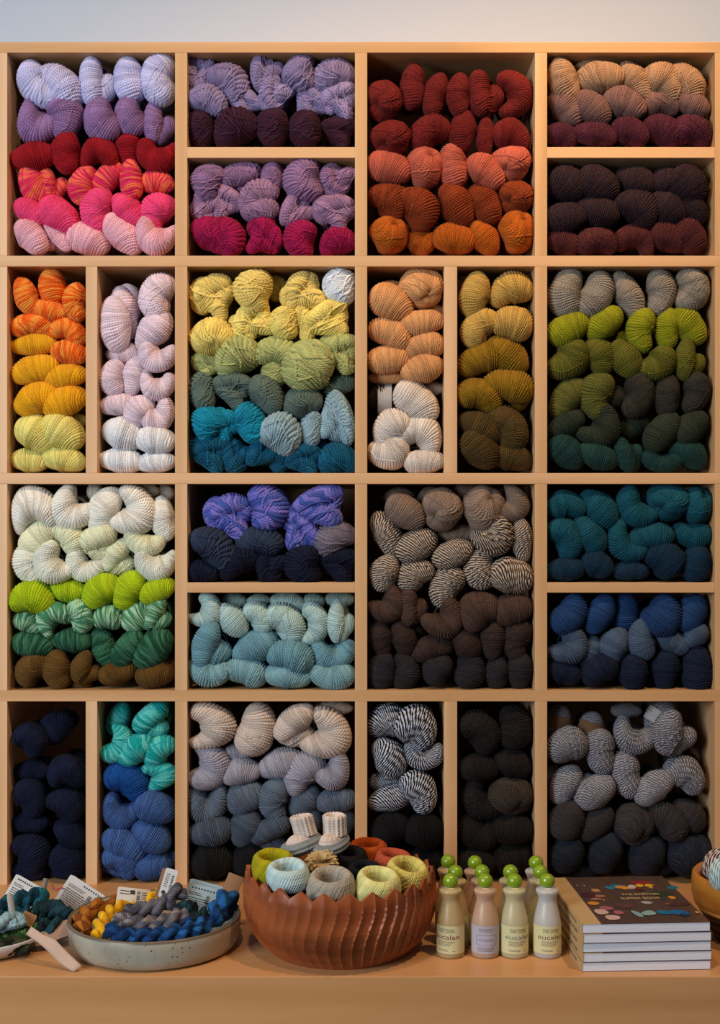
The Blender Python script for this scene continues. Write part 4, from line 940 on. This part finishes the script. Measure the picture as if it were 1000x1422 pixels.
def bottle(label,px,Z,kind,lk,txt,tcol,rot=0):
    t=thing('wash_bottle',label,'bottle',((px-HX)*Z/F,Z-DIST,0),math.radians(rot),'small wash bottles with round green caps')
    prof=[(0,.0),(.0165,.0),(.0186,.0015),(.0193,.004),(.0193,.044),(.0188,.049),(.0172,.058),(.0148,.067),(.0128,.075),(.0121,.0795),(.0128,.0835),(.0150,.0875),(.0163,.0900),(.0158,.0922),(.0140,.0936),(.0115,.0942),(.0095,.0945),(.0095,.096),(0,.096)]
    bm_obj('bottle_body',lathe(prof,56),BM[kind],t,True)
    bm=bmesh.new(); bmesh.ops.create_uvsphere(bm,u_segments=40,v_segments=24,radius=.0107)
    for v in bm.verts: v.co.z=max(v.co.z,-.0088)+.1035
    bm_obj('cap',bm,cap_m,t,True)
    # label sleeve
    bm=bmesh.new(); n=40; A=[];B=[]
    for i in range(n+1):
        x=-.052/2*1.9+.052*1.9*i/n; A.append(bm.verts.new((x,0,.0075))); B.append(bm.verts.new((x,0,.0460)))
    for i in range(n): bm.faces.new((A[i],A[i+1],B[i+1],B[i]))
    for v in bm.verts: a=v.co.x/.0195; v.co=Vector((.0195*math.sin(a),-.0195*math.cos(a),v.co.z))
    t=bm_obj('label',bm,lab_y if lk=='y' else lab_l,t,True)
    R2=.0197; tm=plain('ink_'+tcol,tcol,.6)
    if lk=='y':
        bm=flat_to_xz(text_mesh(txt,.0112,squash=(1.18,.85)),.0305); bm_obj('brand_lettering',wrap(bm,R2),tm,t)
        r_=textlines(-.012,-.001,.0365,.0425,3,1,.2)+textlines(.001,.013,.0365,.0425,3,2,.2)+textlines(-.014,.014,.0180,.0255,4,3)+textlines(-.014,.004,.0105,.0140,2,4)+textlines(.009,.014,.0105,.0125,1,5)+[(-.0003,.0001,.0355,.0430)]
    else:
        bm=flat_to_xz(text_mesh(txt,.0070,squash=(1.12,.9)),.0270); bm_obj('brand_lettering',wrap(bm,R2),tm,t)
        # scalloped frame round the name
        bm=bmesh.new(); n=72; A=[];B=[]
        for i in range(n):
            a=2*math.pi*i/n; k=1+.05*abs(math.sin(4*a)); ex=lambda q,w:math.copysign(abs(q)**.55,q)*w
            A.append(bm.verts.new((ex(math.cos(a),.0155)*k,0,.0268+ex(math.sin(a),.0072)*k))); B.append(bm.verts.new((ex(math.cos(a),.0148)*k,0,.0268+ex(math.sin(a),.0066)*k)))
        for i in range(n): j=(i+1)%n; bm.faces.new((A[i],A[j],B[j],B[i]))
        for v in bm.verts: a=v.co.x/.01975; v.co=Vector((.01975*math.sin(a),-.01975*math.cos(a),v.co.z))
        bm_obj('scalloped_frame',bm,tm,t)
        r_=textlines(-.011,.011,.0375,.0430,3,1,.2)+textlines(-.013,.013,.0105,.0170,4,3,.2)
    bm=strips(r_,0)
    for v in bm.verts: a=v.co.x/R2; v.co=Vector((R2*math.sin(a),-R2*math.cos(a),v.co.z))
    bm_obj('label_print',bm,plain('fine_print','6a5c52',.7),t)
EU='eucalan'
Zf=1.761
bottle('green-capped bottle with plum lettering, front row beside the carved bowl',625.7,Zf,'amber','y',EU,'7a2448',-22)
bottle('peach green-capped bottle with a framed lilac label, front row',674,Zf,'peach','l',EU,'8d86a6',0)
bottle('green-capped bottle with grey lettering, front row second from the books',714.5,Zf,'cream','y',EU,'6a7a80',10)
bottle('cloudy green-capped bottle with brown lettering, front row beside the books',760,Zf,'clear','y',EU,'7a5244',8)
bottle('green-capped bottle directly behind the plum-lettered front one',632.5,1.804,'amber','y',EU,'7a2448',-30)
bottle('green-capped bottle directly behind the peach front one',669.5,1.806,'peach','y',EU,'7a5244',15)
bottle('green-capped bottle directly behind the grey-lettered front one',709,1.806,'cream','y',EU,'6a7a80',-10)
bottle('green-capped bottle directly behind the cloudy front one by the books',750.5,1.806,'cream','y',EU,'7a5244',38)
bottle('green-capped bottle at the back, nearest the carved bowl',622.4,1.861,'amber','y',EU,'7a2448',20)
bottle('green-capped bottle at the back of the peach column',659.7,1.855,'peach','y',EU,'7a5244',0)
bottle('green-capped bottle at the back, nearest the books',744.4,1.855,'clear','y',EU,'7a5244',0)

# --- stack of books
BW,BD,BT=.1765,.222,.0127
page=NT('page_edges'); _o=page.n('ShaderNodeTexCoord').outputs['Object']; _mp=page.n('ShaderNodeMapping'); page.l(_o,_mp.inputs[0]); _mp.inputs['Scale'].default_value=(3,3,1500)
_q=page.noise(_mp.outputs[0],1,2,.6); page.l(page.mix(_q,lin('cbccd6'),lin('f0f0f4')),page.b.inputs['Base Color']); page.set(Roughness=.8)
cov=NT('cover_planks'); _o=cov.n('ShaderNodeTexCoord').outputs['Object']; _s=cov.n('ShaderNodeSeparateXYZ'); cov.l(_o,_s.inputs[0])
_pl=cov.math('FRACT',cov.math('MULTIPLY',_s.outputs[0],62)); _ln=cov.math('LESS_THAN',_pl,.06)
_mp=cov.n('ShaderNodeMapping'); cov.l(_o,_mp.inputs[0]); _mp.inputs['Scale'].default_value=(200,12,1)
_c=cov.mix(cov.noise(_mp.outputs[0],1,4,.6),lin('3a281f'),lin('5e473a')); cov.l(cov.mix(cov.math('MULTIPLY',_ln,.7),_c,lin('241812')),cov.b.inputs['Base Color']); cov.set(Roughness=.3)
spine_m=plain('tan_spine','c0a070',.55,.3,.15)
book_base=PZ(808,1350,1.694); RZ=math.radians(3.2)
art=[(857,1231,22,7,'1f6d8c',-5),(847,1233,10,6,'2a7fa0',20),(862,1232,16,5,'c98a2c',30),(868,1233,14,6,'d58a2a',-10),(878,1232,14,7,'c9a9a0',-25),
 (891,1226,36,6,'8a1f22',0),(889,1230,13,5,'d8a51e',0),(902,1230,13,5,'d8a51e',0),(935,1233,16,7,'246878',-20),(920,1241,34,9,'2c3a22',15),(828,1237,15,5,'c08a5c',-5),(818,1243,28,8,'4c1f24',0),(834,1245,18,4,'a86a5c',-3),(829,1249,18,3,'b07060',0),
 (825,1255,17,6,'cf861e',0),(868,1258,30,9,'5a3838',10),(899,1254,18,5,'a39a9c',5),(934,1247,12,5,'d08a1e',0),(929,1256,10,3,'8a4a40',0),(945,1256,34,6,'4a2c2a',0),(921,1248,10,4,'39403c',0),
 (843,1262,20,7,'a05a66',-10),(836,1267,22,9,'c7a89c',-8),(860,1268,17,6,'a85c6c',-15),(852,1275,26,8,'c9ab9f',10),(886,1270,12,11,'7fa0a6',15),(902,1269,20,9,'8aa6aa',-35),(924,1268,24,7,'1a6a92',-15),(944,1268,28,8,'17639a',-12),(952,1271,16,5,'123a74',-12),
 (802,1231,3,2,'c98a4c',0),(812,1231,3,2,'c98a4c',0),(839,1251,3,2,'c98a4c',0),(969,1268,6,3,'c9a070',0),(905,1234,6,2,'c99a5c',0),(889,1236,14,4,'6a2222',0)]
def book(i):
    off=[(0,0,0),(.0012,-.0006,.2),(.0004,.001,-.2),(.0010,-.0008,.3),(-.0004,.0006,0)][i]
    z0=i*(BT+.00015)
    ords=['lowest','second lowest','middle','second from top','topmost'][i]
    lab='slipper knitting book with tan spine, '+ords+' in the stack on the counter'
    if i==4: lab='topmost slipper knitting book, showing its dark cover with coloured slippers'
    t=thing('knitting_book',lab,'book',(book_base.x+off[0],book_base.y+off[1],z0),RZ+math.radians(off[2]),'slipper knitting books in a stack')
    bm_obj('page_block',box_bm(.0015,BW-.0005,.0006,BD-.0006,.0006,BT-.0006,.0002),page.m,t)
    bm_obj('spine',box_bm(0,.0018,0,BD,0,BT,.0006),spine_m,t)['label']='tan spine'
    bm_obj('back_cover',box_bm(.0008,BW,0,BD,0,.0005),cov.m,t)
    fc=bm_obj('front_cover',box_bm(.0270,BW,0,BD,BT-.0005,BT),cov.m,t)
    bm_obj('cover_strip',box_bm(.0008,.0270,0,BD,BT-.0005,BT),spine_m,t)['label']='plain tan strip beside the spine'
    # spine writing
    bm=bmesh.new()
    for (a,b,c,d) in textlines(.03,.19,.004,.009,2,i,.1,.5): bm.faces.new([bm.verts.new(q) for q in ((-.0002,b,c),(-.0002,a,c),(-.0002,a,d),(-.0002,b,d))])
    bm_obj('spine_print',bm,ink,t)
    if i==4:
        top=z0+BT; ca,sa=math.cos(-RZ),math.sin(-RZ)
        def loc(px,py):
            Z=F*(EYE-top)/(py-HY); X_=(px-HX)*Z/F; dx,dy=X_-book_base.x,Z-DIST-book_base.y
            return Vector((dx*ca-dy*sa,dx*sa+dy*ca,BT+.0002)),Z
        cols=sorted(set(a[4] for a in art)); am=[plain('art_'+c,c,.35) for c in cols]
        bm=bmesh.new()
        for k,(px,py,wp,hp,col,an) in enumerate(art):
            c,Z=loc(px,py); w=wp*Z/F*.44; h=hp*Z/(py-HY)*.42; an=math.radians(an); n=20
            pts=[]
            for q in range(n):
                a=2*math.pi*q/n; u_,v_=w*math.cos(a)*(1+.12*math.sin(2*a+k)),h*math.sin(a)*(1-.2*math.cos(a))
                pts.append(bm.verts.new((c.x+u_*math.cos(an)-v_*math.sin(an),c.y+u_*math.sin(an)+v_*math.cos(an),c.z+.00003*k)))
            f=bm.faces.new(pts); f.material_index=cols.index(col)
        bmesh.ops.recalc_face_normals(bm,faces=bm.faces[:])
        for f in bm.faces:
            if f.normal.z<0: f.normal_flip()
        me=bpy.data.meshes.new('cover_picture'); bm.to_mesh(me); bm.free()
        for m in am: me.materials.append(m)
        new_obj('cover_picture',me,fc)['label']='small coloured slippers printed on the cover'
        gold=plain('gold_ink','d8bc7a',.4)
        for s,py in (('THE KNITTED',1243.5),('SLIPPER BOOK',1249)):
            c,Z=loc(890,py); bm=text_mesh(s,.0085,squash=(1.05,1.5))
            for v in bm.verts: v.co=Vector((v.co.x+c.x,v.co.y+c.y,BT+.0016))
            bm_obj('title_lettering',bm,gold,fc)
for i in range(5): book(i)

# --- turned bowl at the right edge
def right_bowl():
    t=thing('turned_bowl','honey-coloured turned wooden bowl cut by the right edge of the photo','bowl',((1050-HX)*1.83/F,1.83-DIST,0))
    hw=wood('honey_wood',lin('b3722a'),lin('8a5018'),'x',.3,1.4); lw=plain('light_wood_stripe','c89a4c',.35,.5,.2); dw=wood('dark_wood_base',lin('4a2a1a'),lin('2a160e'),'x',.35)
    bm_obj('bowl_wall',lathe([(.087,.050),(.0905,.062),(.0915,.078),(.0900,.092),(.0870,.0955),(.0830,.0935),(.0780,.088),(.0760,.075),(.074,.05),(.06,.03),(0,.028)],96),hw,t,True)
    bm_obj('stripe',lathe([(.0,.0431),(.0820,.0432),(.0868,.0499),(.0,.0499)],96),lw,t,True)['label']='pale wood stripe'
    for k,(z0,z1,r0,r1) in enumerate(((.030,.0430,.073,.0815),(.016,.0300,.066,.074),(.0,.016,.058,.067))):
        bm_obj('base_ring',lathe([(0,z0),(r0,z0),(r1,z1-.001),(r1-.001,z1),(0,z1)],96),dw,t,True)
right_bowl()
mb=yarn('marl_burgundy','45181c','marl','c4b4a8'); ma=yarn('marl_aqua','7e9a98','marl','c8d0cc')
for lab,px,py,Z,m,sd in (('burgundy and cream marled ball in the turned bowl',1004,1206,1.85,mb,3),('aqua and white marled ball in the turned bowl',1014,1217,1.79,ma,4),('burgundy marled ball deeper in the turned bowl',1060,1205,1.85,mb,5)):
    me=make_mesh('yarn_ball',[ball(.030,44,sd,2,.1,tilt=(-.6,.4),nu=60,nv=240)]); me.materials.append(m)
    o=new_obj('yarn_ball',me); o.location=PZ(px,py,Z); o.rotation_euler=(-1.0,.4,0); tag(o,lab,'ball of yarn','marled balls in the turned bowl')
